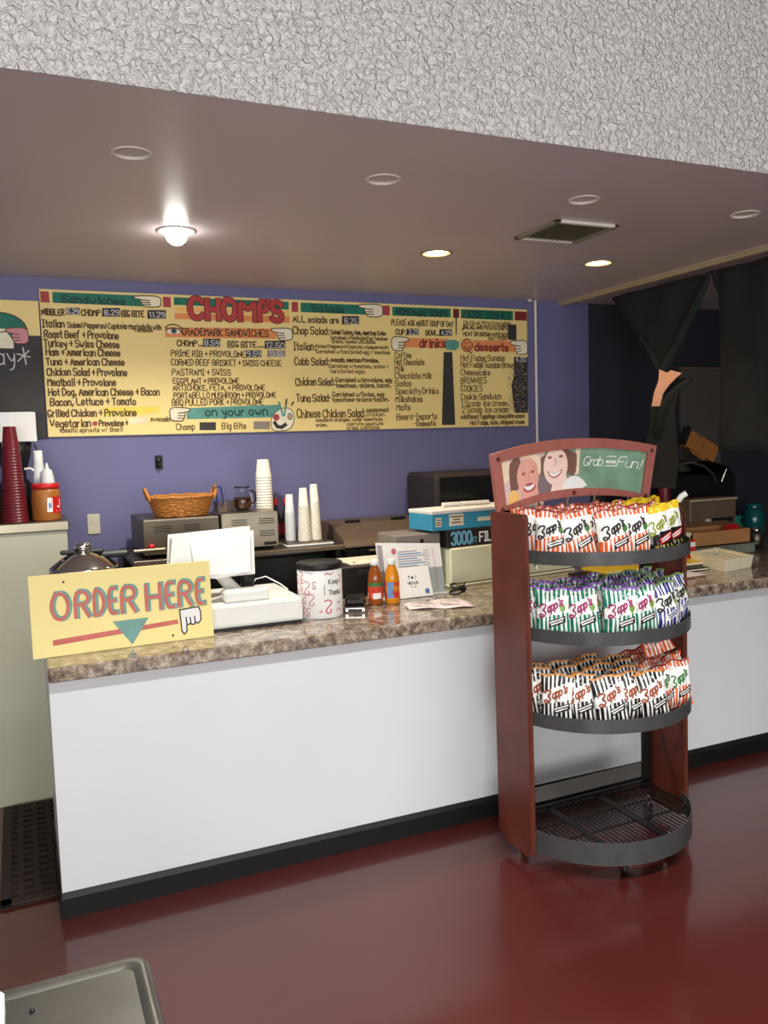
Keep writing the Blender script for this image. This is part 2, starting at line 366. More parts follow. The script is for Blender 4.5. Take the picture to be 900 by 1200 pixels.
# recessed lamps in the low ceiling
LL = ['lit recessed ceiling lamp with a bright white bulb above the menu board', 'lit warm recessed ceiling lamp between the white lamp and the vent', 'lit warm recessed ceiling lamp right of the vent',
      'unlit recessed ceiling ring nearest the left edge of the picture', 'unlit recessed ceiling ring above the gap between white lamp and warm lamp', 'unlit recessed ceiling ring in front of the vent', 'unlit recessed ceiling ring at the right beside the beige trim']
for i, (x, y, r) in enumerate(HOLES):
    t = thing('recessed_light', LL[i], 'ceiling light', (x, y, ZC), 'recessed lights in the low ceiling')
    b = MB(); 
    if i > 2:
        b.lathe(x, y, [(r - .003, ZC + .006), (r - .002, ZC - .003), (r + .001, ZC - .004), (r + .004, ZC)], 'white_trim', 36); b.build('trim_ring', t)
        b = MB(); b.lathe(x, y, [(r, ZC + .005), (r * .6, ZC + .004), (.001, ZC + .004)], 'ceiling_paint', 28); b.build('cover_plate', t)
    else:
        b.lathe(x, y, [(r, ZC), (r, ZC - .004), (r + .004, ZC - .006), (r + .012, ZC - .004), (r + .013, ZC)], 'vent_metal' if i else 'white_trim', 32); b.build('trim_ring', t)
        b = MB(); b.lathe(x, y, [(r, ZC), (r * .96, ZC + .05), (r * .9, ZC + .11), (.001, ZC + .112)], 'steel', 28); b.build('can', t)
    if i < 3:
        b = MB()
        if i == 0:
            b.lathe(x, y, [(.001, ZC - .055), (.02, ZC - .052), (.036, ZC - .038), (.043, ZC - .018), (.040, ZC + .005), (.028, ZC + .03), (.016, ZC + .06), (.014, ZC + .1), (.001, ZC + .1)], 'bulb_cool', 20)
        else:
            b.lathe(x, y, [(.001, ZC + .004), (.03, ZC + .006), (.05, ZC + .014), (.053, ZC + .03), (.03, ZC + .07), (.001, ZC + .09)], 'bulb_warm', 20)
        b.build('bulb', t)
        l = bpy.data.lights.new('lamp', 'SPOT'); l.energy = (68, 24, 10)[i]; l.color = ((1, .93, .8), (1, .75, .45), (1, .75, .45))[i]; l.shadow_soft_size = .04
        l.spot_size = (2.7, 2.2, 2.2)[i]; l.spot_blend = .6
        lo = bpy.data.objects.new('lamp_glow', l); col.objects.link(lo); lo.parent = t; lo.location = (0, 0, -.07)
# ceiling vent
t = thing('ceiling_vent', 'square metal air vent in the low ceiling beside the warm lamp', 'vent', (2.128, 2.908, ZC))
b = MB(); vx0, vx1, vy0, vy1 = 1.977, 2.279, 2.757, 3.059
b.box(vx0, vx1, vy0, vy0 + .022, ZC - .012, ZC, 'white_trim', .002); b.box(vx0, vx1, vy1 - .022, vy1, ZC - .012, ZC, 'white_trim', .002)
b.box(vx0, vx0 + .022, vy0, vy1, ZC - .012, ZC, 'vent_metal', .002); b.box(vx1 - .022, vx1, vy0, vy1, ZC - .012, ZC, 'vent_metal', .002); b.build('vent_frame', t)
b = MB()
for k in range(13):
    x = vx0 + .03 + k * .02; b.face([(x, vy0 + .022, ZC - .010), (x + .016, vy0 + .022, ZC - .002), (x + .016, vy1 - .022, ZC - .002), (x, vy1 - .022, ZC - .010)], 'vent_metal')
b.build('louvre', t, solid=.002)
b = MB(); b.box(vx0 + .02, vx1 - .02, vy0 + .02, vy1 - .02, ZC - .001, ZC + .02, 'vent_dark'); b.build('duct_opening', t)
# ceiling panel lamps in the front room (light the counter front)
for k, x in enumerate((0.6, 2.6)):
    t = thing('ceiling_panel_lamp', 'white ceiling panel lamp above the customer side', 'ceiling light', (x, 0.7, ZF), 'front ceiling panel lamps')
    b = MB(); b.box(x - .62, x + .62, .55, .85, ZF - .05, ZF, 'white_trim', .005); b.build('housing', t)

# ---------------------------------------------------------------- counter
CX0, CY = 0.052, 2.964
t = thing('service_counter', 'long white painted service counter with black rubber kick strip', 'counter', (2.6, 3.3, 0))
b = MB(); b.box(CX0, XR - .02, CY, CY + .62, 0, .833, 'counter_paint'); b.build('front_panel', t)
b = MB()
pr = [(-.001, 0), (-.014, 0), (-.014, .070), (-.006, .084), (-.001, .088)]
b.prism(pr, lambda p, s: (s, CY + p[0], p[1]), 'black_rubber', CX0 - .006, XR - .02)
b.prism([(.0, 0), (-.010, 0), (-.006, .088), (0, .088)], lambda p, s: (CX0 + p[0], s, p[1]), 'black_rubber', CY - .012, CY + .62); b.build('kick_strip', t)
t = thing('countertop', 'speckled brown granite-look laminate worktop on the white counter', 'countertop', (2.6, 3.3, .834))
b = MB(); b.box(CX0 - .002, XR - .03, 2.912, 3.76, .8336, .885, 'laminate', .006); b.box(2.95, XR - .03, 3.755, YB - .01, .8336, .8848, 'laminate', .004); b.build('slab', t)

# rubber floor mat
t = thing('floor_mat', 'dark perforated rubber floor mat behind the counter end', 'mat', (-.06, 3.6, 0))
b = MB()
x0, x1, y0, y1 = -.15, .5, 3.11, 4.0
b.box(x0, x1, y0, y1, 0.001, .006, 'mat_rubber')
b.box(x0, x1, y0, y0 + .05, .006, .014, 'mat_rubber', .003); b.box(x0, x0 + .04, y0, y1, .006, .014, 'mat_rubber', .003)
for k in range(16):
    y = y0 + .07 + k * .054; b.box(x0 + .04, x1, y, y + .02, .006, .014, 'mat_rubber')
for k in range(10):
    x = x0 + .06 + k * .055; b.box(x, x + .02, y0 + .05, y1, .006, .0135, 'mat_rubber')
b.build('mat_body', t)

# ---------------------------------------------------------------- back wall fittings
t = thing('wall_outlet', 'beige wall outlet plate low on the purple wall', 'outlet', (.337, YB, 1.22))
b = MB(); b.box(.306, .368, YB - .008, YB, 1.172, 1.275, 'beige_plate', .003); b.build('cover_plate', t)
b = MB()
for z in (1.2, 1.245): b.box(.325, .349, YB - .0095, YB - .007, z - .013, z + .013, 'beige_plate', .001)
b.build('socket', t)
t = thing('wall_valve', 'small dark metal wall fitting under the menu board', 'wall fitting', (.675, YB, 1.52))
b = MB(); b.box(.655, .695, YB - .006, YB, 1.487, 1.56, 'dark_metal', .002); b.build('back_plate', t)
b = MB(); b.lathe(0, 0, [(.001, 0), (.014, 0), (.014, .03), (.008, .034), (.001, .034)], 'dark_metal', 14, M=Matrix.Translation((.672, YB - .005, 1.535)) @ Matrix.Rotation(PI / 2, 4, 'X')); b.tube([(.668, YB - .03, 1.535), (.66, YB - .034, 1.515), (.668, YB - .03, 1.497), (.682, YB - .02, 1.505)], .005, 'dark_metal', 8); b.build('spout', t)
t = thing('conduit_pipe', 'thin white vertical conduit on the wall right of the menu board', 'pipe', (3.0, YB, 0.9))
b = MB(); b.tube([(3.007, YB - .012, ZC), (3.007, YB - .012, .9)], .0085, 'white_trim', 10); b.build('pipe', t)
b = MB(); b.lathe(2.955, YB - .03, [(.001, ZC - .012), (.012, ZC - .010), (.014, ZC)], 'white_trim', 12); b.build('ceiling_button', t)

# ---------------------------------------------------------------- the menu board
BX, BZ, BY = 0.148, 1.667, YB - .02
t = thing('menu_board', 'long yellow hand-painted menu board on the purple wall', 'menu board', (BX, BY, BZ))
b = MB(); b.box(BX, BX + 2.793, BY, YB - .001, BZ, BZ + .716, 'board_yellow', .002); b.build('panel', t)
def bl(e): return lambda p: (BX + p[0], BY - e - ex(p), BZ + p[1])
TEXT=[
('k', 'NIBBLER', 0.007, 0.592, 0.101, 0.029),
('k', 'CHOMP', 0.188, 0.594, 0.088, 0.029),
('k', 'BIG BITE', 0.379, 0.596, 0.109, 0.03),
('k', 'Italian', 0.007, 0.533, 0.098, 0.035),
('n', 'Salami Pepperoni Capicola-Mortadella with', 0.121, 0.534, 0.45, 0.025),
('n', 'Parmesan', 0.438, 0.521, 0.089, 0.016),
('k', 'Roast Beef + Provolone', 0.012, 0.483, 0.345, 0.035),
('k', 'Turkey + Swiss Cheese', 0.007, 0.438, 0.351, 0.035),
('k', 'Ham + American Cheese', 0.015, 0.397, 0.345, 0.033),
('k', 'Tuna + American Cheese', 0.012, 0.351, 0.366, 0.033),
('k', 'Chicken Salad + Provolone', 0.013, 0.3, 0.375, 0.035),
('k', 'Meatball + Provolone', 0.014, 0.25, 0.317, 0.035),
('k', 'Hot Dog, American Cheese + Bacon', 0.015, 0.202, 0.529, 0.035),
('k', 'Bacon, Lettuce + Tomato', 0.02, 0.154, 0.404, 0.035),
('k', 'Grilled Chicken + Provolone', 0.005, 0.098, 0.418, 0.035),
('k', 'Vegetarian', 0.013, 0.047, 0.188, 0.036),
('k', 'Provolone +', 0.242, 0.049, 0.137, 0.028),
('k', 'Avocado', 0.494, 0.068, 0.096, 0.022),
('n', 'tomato sprouts w/ Basil', 0.055, 0.021, 0.297, 0.021),
('k', 'TRADEMARK SANDWICHES', 0.669, 0.511, 0.467, 0.035),
('k', 'CHOMP...', 0.648, 0.454, 0.129, 0.028),
('k', 'BIG BITE....', 0.913, 0.454, 0.196, 0.029),
('n', 'PRIME RIB + PROVOLONE', 0.615, 0.401, 0.388, 0.03),
('n', 'CORNED BEEF BRISKET + SWISS CHEESE', 0.613, 0.355, 0.588, 0.03),
('n', 'PASTRAMI + SWISS', 0.615, 0.304, 0.305, 0.031),
('n', 'EGGPLANT + PROVOLONE', 0.617, 0.26, 0.347, 0.029),
('n', 'ARTICHOKE, FETA, + PROVOLONE', 0.615, 0.225, 0.489, 0.029),
('n', 'PORTABELLO MUSHROOM + PROVOLONE', 0.617, 0.185, 0.548, 0.029),
('n', 'BBQ PULLED PORK + PROVOLONE', 0.607, 0.148, 0.484, 0.031),
('n', 'Chomp', 0.622, 0.021, 0.094, 0.031),
('n', 'Big Bite', 0.861, 0.021, 0.13, 0.031),
('k', 'ALL salads are', 1.279, 0.595, 0.265, 0.032),
('k', 'Chop Salad:', 1.276, 0.53, 0.209, 0.039),
('n', 'Salami Turkey, Ham, American Swiss', 1.496, 0.535, 0.334, 0.024),
('n', 'Garnished w/Hardboiled Egg Tomatoes', 1.495, 0.507, 0.345, 0.019),
('n', 'Onions, tossed with Bacon', 1.499, 0.486, 0.265, 0.019),
('k', 'Italian:', 1.278, 0.444, 0.124, 0.04),
('n', 'Salami Pepperoni+Capicola w/pepperoncini', 1.407, 0.458, 0.437, 0.019),
('n', 'Garnished w/hard boiled egg + tomatoes', 1.406, 0.428, 0.448, 0.021),
('k', 'Cobb Salad:', 1.279, 0.363, 0.2, 0.04),
('n', 'Avocado, American-Provolone.', 1.49, 0.381, 0.292, 0.024),
('n', 'Garnished w/tomatoes, onions +', 1.478, 0.348, 0.362, 0.022),
('n', 'hard boiled eggs.', 1.488, 0.32, 0.212, 0.021),
('k', 'Chicken Salad:', 1.28, 0.251, 0.225, 0.04),
('n', 'Garnished w/provolone, egg', 1.516, 0.27, 0.343, 0.024),
('n', 'tomatoes,-onions, bacon.', 1.515, 0.239, 0.338, 0.024),
('k', 'Tuna Salad-', 1.281, 0.162, 0.201, 0.04),
('n', 'Garnished w/Swiss, egg', 1.493, 0.189, 0.315, 0.024),
('n', 'tomatoes-onions-bacon.', 1.492, 0.16, 0.347, 0.024),
('k', 'Chinese Chicken Salad:', 1.282, 0.073, 0.404, 0.045),
('n', 'seasoned', 1.698, 0.1, 0.134, 0.025),
('n', 'chicken.', 1.697, 0.076, 0.118, 0.022),
('n', 'mandarin oranges, water chestnuts,', 1.391, 0.05, 0.407, 0.019),
('n', 'onion,', 1.39, 0.024, 0.066, 0.018),
('n', 'carrots peanuts', 1.575, 0.025, 0.222, 0.019),
('n', 'crisp wontons.', 1.574, 0.003, 0.206, 0.019),
('n', 'PLEASE ASK ABOUT SOUP OF DAY', 1.869, 0.595, 0.403, 0.031),
('k', 'CUP.', 1.895, 0.542, 0.065, 0.029),
('k', 'BOWL.', 2.088, 0.542, 0.085, 0.029),
('n', 'COLESLAW, POTATO-MACARONI', 2.341, 0.611, 0.33, 0.022),
('n', 'SALAD, AND POTATO CHIPS', 2.341, 0.585, 0.305, 0.023),
('n', 'MEAT OR BROWN AVOCADO', 2.34, 0.545, 0.311, 0.023),
('n', 'HALF POUND', 2.511, 0.523, 0.133, 0.021),
('n', 'Coffee', 1.885, 0.408, 0.104, 0.034),
('n', 'Hot Chocolate', 1.884, 0.369, 0.188, 0.034),
('n', 'Milk', 1.883, 0.332, 0.06, 0.032),
('n', 'Chocolate Milk', 1.882, 0.29, 0.238, 0.034),
('n', 'Sodas', 1.88, 0.246, 0.105, 0.034),
('n', 'Specialty Drinks', 1.884, 0.202, 0.279, 0.034),
('n', 'Milkshakes', 1.883, 0.155, 0.171, 0.034),
('n', 'Malts', 1.887, 0.108, 0.088, 0.034),
('n', 'Beers-Imports', 1.885, 0.053, 0.263, 0.035),
('n', '-Domestic', 2.0, 0.014, 0.141, 0.03),
('n', 'Hot Fudge Sundae', 2.319, 0.398, 0.304, 0.035),
('n', 'Hot Fudge Sundae Brownie', 2.318, 0.357, 0.403, 0.036),
('n', 'Cheesecake', 2.316, 0.312, 0.202, 0.035),
('n', 'BROWNIES', 2.315, 0.263, 0.178, 0.036),
('n', 'COOKIES', 2.314, 0.215, 0.148, 0.036),
('n', 'Cookie Sandwich', 2.313, 0.166, 0.281, 0.036),
('n', '1 Scoop ice cream', 2.312, 0.126, 0.324, 0.035),
('n', '2 Scoop ice cream', 2.317, 0.087, 0.325, 0.036),
('n', 'Additional Toppings: chocolate sauce', 2.31, 0.051, 0.449, 0.026),
('n', 'Hot Fudge, nuts, whipped cream', 2.374, 0.014, 0.385, 0.026),
('g', 'Sandwiches', 0.1, 0.655, 0.299, 0.033),
('g', 'Salads', 1.39, 0.654, 0.187, 0.037),
('g', 'HOMEMADE SOUPS', 1.904, 0.652, 0.329, 0.036),
('g', 'SIDE DISHES', 2.372, 0.652, 0.3, 0.04),
('g', 'on your own', 0.778, 0.092, 0.335, 0.041),
('r', 'drinks', 2.047, 0.472, 0.17, 0.049),
('r', 'desserts', 2.42, 0.458, 0.229, 0.046),
('w', '6.29', 0.122, 0.599, 0.054, 0.025),
('w', '8.29', 0.297, 0.6, 0.07, 0.025),
('w', '11.29', 0.513, 0.596, 0.078, 0.026),
('w', '8.59', 0.79, 0.459, 0.077, 0.026),
('w', '12.50', 1.119, 0.453, 0.105, 0.028),
('w', '9.59', 1.015, 0.406, 0.073, 0.027),
('w', '13.50', 1.136, 0.41, 0.082, 0.023),
('w', '8.25', 1.58, 0.596, 0.077, 0.029),
('w', '3.29', 1.977, 0.546, 0.061, 0.025),
('w', '4.29', 2.19, 0.547, 0.063, 0.025),
('w', '4.00', 2.703, 0.394, 0.075, 0.029),
]
POLY=[
('red',[(0.005, 0.704), (0.044, 0.704), (0.045, 0.651), (0.005, 0.651)]),
('green',[(0.06, 0.703), (0.502, 0.703), (0.499, 0.649), (0.059, 0.651)]),
('red',[(0.587, 0.702), (0.626, 0.701), (0.626, 0.649), (0.587, 0.65)]),
('green',[(0.643, 0.702), (1.259, 0.702), (1.257, 0.661), (0.641, 0.663)]),
('paleorange',[(0.645, 0.654), (1.257, 0.656), (1.256, 0.631), (0.644, 0.628)]),
('orange',[(0.644, 0.622), (1.261, 0.624), (1.259, 0.589), (0.642, 0.591)]),
('orange',[(0.592, 0.548), (1.18, 0.557), (1.178, 0.502), (0.59, 0.498)]),
('red',[(1.276, 0.703), (1.312, 0.702), (1.31, 0.649), (1.274, 0.65)]),
('green',[(1.327, 0.701), (1.718, 0.702), (1.717, 0.648), (1.325, 0.65)]),
('red',[(1.819, 0.703), (1.862, 0.704), (1.86, 0.649), (1.817, 0.65)]),
('green',[(1.878, 0.699), (2.257, 0.701), (2.256, 0.651), (1.877, 0.649)]),
('darkred',[(2.274, 0.701), (2.315, 0.701), (2.313, 0.649), (2.273, 0.649)]),
('green',[(2.326, 0.701), (2.691, 0.702), (2.69, 0.646), (2.325, 0.648)]),
('darkred',[(2.703, 0.702), (2.79, 0.701), (2.789, 0.647), (2.702, 0.647)]),
('teal',[(0.681, 0.134), (1.183, 0.147), (1.18, 0.079), (0.678, 0.076)]),
('orange',[(1.938, 0.524), (2.229, 0.525), (2.228, 0.47), (1.936, 0.47)]),
('orange',[(2.404, 0.521), (2.718, 0.52), (2.717, 0.457), (2.402, 0.457)]),
('teal',[(2.218, 0.52), (2.293, 0.519), (2.291, 0.458), (2.222, 0.46)]),
('teal',[(2.292, 0.511), (2.31, 0.512), (2.309, 0.474), (2.291, 0.471)]),
('slate',[(2.204, 0.447), (2.262, 0.448), (2.271, 0.016), (2.181, 0.018)]),
('slate',[(2.692, 0.426), (2.791, 0.424), (2.789, 0.081), (2.691, 0.082), (2.68, 0.156), (2.671, 0.25), (2.689, 0.308)]),
('slate',[(2.652, 0.622), (2.714, 0.621), (2.712, 0.525), (2.651, 0.529)]),
('slate',[(2.289, 0.699), (2.301, 0.7), (2.294, 0.549), (2.288, 0.549)]),
('slate',[(0.118, 0.629), (0.182, 0.631), (0.18, 0.597), (0.116, 0.595)]),
('slate',[(0.287, 0.634), (0.373, 0.637), (0.371, 0.594), (0.284, 0.592)]),
('slate',[(0.507, 0.632), (0.599, 0.635), (0.597, 0.591), (0.504, 0.588)]),
('slate',[(0.783, 0.494), (0.874, 0.496), (0.872, 0.453), (0.781, 0.452)]),
('slate',[(1.115, 0.49), (1.231, 0.492), (1.229, 0.449), (1.114, 0.448)]),
('slate',[(1.009, 0.438), (1.094, 0.439), (1.093, 0.402), (1.008, 0.4)]),
('slate',[(1.566, 0.636), (1.669, 0.639), (1.668, 0.593), (1.564, 0.59)]),
('slate',[(1.964, 0.576), (2.044, 0.578), (2.043, 0.543), (1.963, 0.541)]),
('slate',[(2.179, 0.579), (2.262, 0.581), (2.261, 0.542), (2.178, 0.54)]),
('slate',[(0.744, 0.059), (0.83, 0.058), (0.828, 0.016), (0.742, 0.018)]),
('greypatch',[(1.128, 0.44), (1.229, 0.441), (1.227, 0.406), (1.126, 0.405)]),
('greypatch',[(1.035, 0.058), (1.126, 0.057), (1.124, 0.015), (1.033, 0.017)]),
('paper',[(0.385, 0.085), (0.476, 0.092), (0.479, 0.062), (0.385, 0.055)]),
('yellow',[(0.263, 0.141), (0.533, 0.144), (0.54, 0.116), (0.42, 0.102), (0.265, 0.102)]),
]
for i, (c, P) in enumerate(POLY):
    b = MB(); b.face([bl(.0008 + .00003 * i)(p) for p in P], 'b_' + c); b.build({'slate': 'price_patch', 'greypatch': 'price_patch', 'paper': 'price_patch'}.get(c, 'painted_strip'), t)
b = MB()
for c, s, x, y, wd, h in TEXT:
    m = {'k': 'ink', 'n': 'ink', 'g': 'b_dkgreen', 'r': 'b_darkred', 'w': 'chalk'}[c]
    lw = {'k': .0062, 'n': .0048, 'g': .007, 'r': .009, 'w': .0046}[c] * (1.0 if h > .022 else .72)
    ribbon(b, text(s, x, y, wd, h, 1 if h > .02 else 0), lw, bl(.0030), m)
b.build('lettering', t)
# the big red name
b = MB()
for i, (ch, x, wd) in enumerate((('C', .722, .066), ('H', .812, .060), ('O', .896, .064), ('M', .986, .082), ('P', 1.090, .044), ("'", 1.140, .002), ('S', 1.160, .052))):
    P = text(ch, x, .598 + (.05 if ch == "'" else 0), wd, .098 if ch != "'" else .05, 2, .15)
    ribbon(b, P, .034, bl(.003 + .0012 * i), 'chomp_edge'); ribbon(b, P, .025, bl(.0036 + .0012 * i), 'chomp_red')
b.build('title_lettering', t)
for x0, y0, x1, y1 in ((.44, .647, .575, .703), (1.152, .494, 1.272, .560), (1.665, .637, 1.815, .708), (2.665, .440, 2.790, .526), (.697, .068, .592, .138), (1.975, .450, 1.866, .530)):
    b = MB(); hand(b, x0, y0, x1, y1, bl(.0044), bl(.005), 'b_white', 'ink', .005); b.build('painted_hand', t)
b = MB(); b.face([bl(.003)((.632 + .036 * math.cos(a), .528 + .014 * math.sin(a))) for a in [k * PI / 8 for k in range(16)]], 'b_white')
b.face([bl(.0034)(p) for p in ell(.634, .530, .015, .015)], 'eye_blue'); b.face([bl(.0038)(p) for p in ell(.634, .530, .007, .008)], 'ink_black')
ribbon(b, [ell(.632, .528, .038, .016, 12, 0.1, PI - .1), ell(.632, .535, .043, .028, 12, .4, PI - .3), [(.668, .53), (.69, .51)]], .006, bl(.004), 'ink'); b.build('painted_eye', t)
b = MB(); b.face([bl(.003)(p) for p in chaikin([(1.135, .02), (1.13, .06), (1.15, .1), (1.19, .128), (1.24, .13), (1.262, .1), (1.266, .06), (1.24, .012), (1.19, -.0 + .004), (1.15, .004), (1.135, .02)], 2)], 'b_white')
ribbon(b, [chaikin([(1.135, .02), (1.13, .06), (1.15, .1), (1.19, .128), (1.24, .13), (1.262, .1), (1.266, .06), (1.24, .012), (1.19, .004), (1.15, .004), (1.135, .02)], 2)], .004, bl(.0034), 'ink')
b.face([bl(.0038)(p) for p in ell(1.162, .078, .018, .018)], 'b_red'); b.face([bl(.0038)(p) for p in ell(1.24, .082, .016, .02)], 'b_teal')
b.face([bl(.0040)(p) for p in ell(1.24, .082, .009, .011)], 'b_orange')
ribbon(b, [[(1.152, .05), (1.165, .028), (1.19, .024), (1.212, .038)]], .02, bl(.0042), 'b_slate')
ribbon(b, [[(1.2, .088), (1.18, .16)], [(1.208, .088), (1.222, .165)]], .010, bl(.0046), 'b_teal'); ribbon(b, [[(1.218, .15), (1.224, .175)], [(1.252, .145), (1.262, .16)]], .009, bl(.005), 'ink'); b.build('painted_palette', t)
b = MB(); b.face([bl(.003)(p) for p in ell(2.362, .489, .037, .037)], 'b_orange'); ribbon(b, [ell(2.362, .489, .037, .037) + [(2.399, .489)], ell(2.362, .487, .02, .02, 9, PI * 1.1, PI * 1.95), [(2.35, .5), (2.35, .508)], [(2.372, .5), (2.372, .508)], [(2.375, .462), (2.385, .44), (2.397, .452)]], .006, bl(.0036), 'b_darkred'); b.build('painted_smile', t)
b = MB(); b.face([bl(.003)(p) for p in ell(.222, .062, .013, .012)], 'b_red'); b.build('painted_dot', t)
b = MB()
for k in range(150):      # chalky price scribble on the dark column at right
    x = 2.64 + random.random() * .13; y = .08 + random.random() * .30; d = random.random() * .012
    ribbon(b, [[(x, y), (x + .006 + d, y + random.uniform(-.008, .008))]], .003, bl(.0034), 'b_greypatch')
b.build('chalk_prices', t)
for P in ([(2.34, .652), (2.352, .69)], [(2.334, .58), (2.35, .605)]):
    b = MB(); ribbon(b, [P], .01, bl(.0034), 'ink'); b.build('painted_mark', t)

# chalkboard left of the menu
t = thing('chalkboard', 'black specials chalkboard with yellow painted top, left of the menu board', 'chalkboard', (-.4, YB, BZ))
b = MB(); b.box(-1.0, .143, YB - .016, YB - .001, 1.662, 2.325, 'chalk_black', .002); b.build('panel', t)
def cl(e): return lambda p: (p[0], YB - .016 - e - ex(p), p[1])
b = MB(); b.face([cl(.001)(p) for p in ((-1, 2.158), (.142, 2.158), (.142, 2.324), (-1, 2.324))], 'board_yellow')
b.face([cl(.0016)(p) for p in chaikin([(-.5, 2.27), (-.06, 2.268), (.02, 2.258), (.07, 2.225), (.086, 2.185), (.086, 2.15), (-.5, 2.15)], 2)], 'b_green')
ribbon(b, [chaikin([(-.5, 2.27), (-.06, 2.268), (.02, 2.258), (.07, 2.225), (.086, 2.185), (.086, 2.15)], 2)], .006, cl(.0019), 'ink')
b.face([cl(.0022)(p) for p in ((-.5, 2.185), (-.01, 2.188), (-.005, 2.17), (.02, 2.13), (.02, 2.095), (-.5, 2.1))], 'b_white')
ribbon(b, [[(-.3, 2.17), (-.05, 2.168), (-.01, 2.175)]], .005, cl(.0026), 'ink')
hand(b, -.012, 2.118, .088, 2.195, cl(.003), cl(.0036), 'hand_pink', 'ink', .004); b.build('painted_picture', t)
b = MB(); ribbon(b, text('Day', -.115, 2.02, .135, .075, 2, .1), .0055, cl(.001), 'chalk')
ribbon(b, [[(.035, 2.035), (.085, 2.085)], [(.033, 2.07), (.09, 2.055)], [(.06, 2.1), (.07, 2.02)]], .006, cl(.001), 'chalk')
b.build('chalk_writing', t)

# ---------------------------------------------------------------- things on the counter
ZT = .885
# ORDER HERE sign
t = thing('order_sign', 'pale yellow hand-painted ORDER HERE sign on the left counter end', 'sign', (.32, 3.08, ZT))
sx0, sx1, sz0, sz1 = .010, .640, ZT + .001, 1.168
def sg(e): return lambda p: (sx0 + p[0] * .63, 3.066 + .028 * p[1] + .03 * p[0] - e - ex(p), sz0 + p[1] * .283)
b = MB(); b.prism([(0, 0), (1, 0), (1, 1), (0, 1)], lambda p, s: (lambda q: (q[0], q[1] + s, q[2]))(sg(0)(p)), 'sign_cream', 0, .012); b.build('panel', t)
# letter strokes drawn in metres on the panel so their width stays even
def sm(e):
    f = sg(e); return lambda p: f((p[0] / .63, p[1] / .283, ex(p)))
b = MB()
for i, (ch, u0, u1) in enumerate((('O', .100, .212), ('R', .224, .318), ('D', .326, .402), ('E', .405, .466), ('R', .474, .572), ('H', .612, .716), ('E', .724, .792), ('R', .798, .892), ('E', .902, .966))):
    P = text(ch, u0 * .63 + .008, .425 * .283 + .008, (u1 - u0) * .63 - .016, .365 * .283 - .016, 2, .12, gap=0)
    ribbon(b, [[(p[0] + .0025, p[1] + .001) for p in q] for q in P], .019, sm(.001 + .0007 * i), 'sign_teal')
    ribbon(b, [[(p[0] - .003, p[1] - .001) for p in q] for q in P], .011, sm(.0013 + .0007 * i), 'sign_red')
b.build('lettering', t)
b = MB(); b.face([sm(.001)(p) for p in ((.066, .058), (.50, .078), (.50, .062), (.066, .038))], 'sign_red')
b.face([sm(.0016)(p) for p in ((.268, .098), (.395, .098), (.332, .008))], 'sign_teal'); b.build('painted_arrow', t)
b = MB()
HV = [(.508, .112), (.578, .117), (.585, .10), (.585, .068), (.575, .056), (.565, .060), (.562, .055), (.55, .054), (.545, .06), (.54, .055), (.532, .056), (.530, .052), (.530, .03), (.520, .022), (.512, .034)]
b.face([sm(.002)(p) for p in HV], 'white_paper'); ribbon(b, [HV + HV[:1], [(.532, .056), (.53, .082)], [(.547, .058), (.545, .08)], [(.563, .06), (.562, .082)]], .0045, sm(.0028), 'ink_black'); b.build('painted_hand', t)
for p in ((.113, .255), (.478, .022)):
    b = MB(); b.face([sm(.002)(k) for k in ell(p[0], p[1], .004, .004, 10)], 'ink_black'); b.build('nail_hole', t)

# cash drawer, terminal, register screen
t = thing('cash_drawer', 'white cash drawer box on the counter behind the order sign', 'cash drawer', (.8, 3.3, ZT))
b = MB(); b.box(.60, 1.012, 3.150, 3.54, ZT + .012, .988, 'white_plastic', .004); b.build('case', t)
b = MB(); b.box(.606, 1.006, 3.154, 3.53, ZT + .001, ZT + .013, 'black_plastic'); b.build('base', t)
b = MB(); b.box(.612, 1.0, 3.146, 3.152, ZT + .02, .98, 'white_plastic', .002); b.build('drawer_front', t)
t = thing('card_terminal', 'small white block terminal lying on the cash drawer', 'card terminal', (.8, 3.22, .99))
b = MB(); b.box(.705, .882, 3.17, 3.252, .989, 1.034, 'white_plastic', .008); b.build('case', t)
b = MB(); b.box(.72, .867, 3.18, 3.24, 1.033, 1.036, 'clear_plastic', .001); b.build('top_panel', t)
b = MB(); b.tube([(.705, 3.22, 1.012), (.66, 3.215, 1.004), (.61, 3.215, .998)], .0035, 'white_plastic'); b.build('strap', t)
t = thing('card_reader', 'small black upright card reader on the cash drawer', 'card reader', (.85, 3.36, .99))
b = MB(); b.box(.815, .868, 3.33, 3.37, .989, 1.075, 'black_plastic', .008); b.build('case', t)
b = MB(); b.box(.824, .859, 3.327, 3.331, 1.03, 1.065, 'screen_dark', .001); b.build('display', t)
t = thing('register_screen', 'white tilted register screen with a taped sheet of paper on its back', 'register', (.72, 3.32, .99))
b = MB()
F0 = [(.545, 3.30, 1.237), (.872, 3.30, 1.250), (.838, 3.24, 1.092), (.512, 3.24, 1.085)]; B0 = [(.548, 3.42, 1.240), (.872, 3.42, 1.252), (.862, 3.36, 1.105), (.526, 3.36, 1.095)]
F0[1] = (.855, 3.30, 1.246)
b.face(F0, 'white_plastic'); b.face(B0[::-1], 'white_plastic')
for i in range(4):
    j = (i + 1) % 4; b.face([F0[i], F0[j], B0[j], B0[i]], 'white_plastic')
b.build('screen_shell', t, bevel=.008)
b = MB()
PP = [(.603, 3.295, 1.243), (.846, 3.293, 1.247), (.824, 3.226, 1.098), (.690, 3.222, 1.080), (.606, 3.224, 1.100)]
b.face(PP, 'white_paper'); b.build('taped_paper', t, solid=.001)
b = MB()
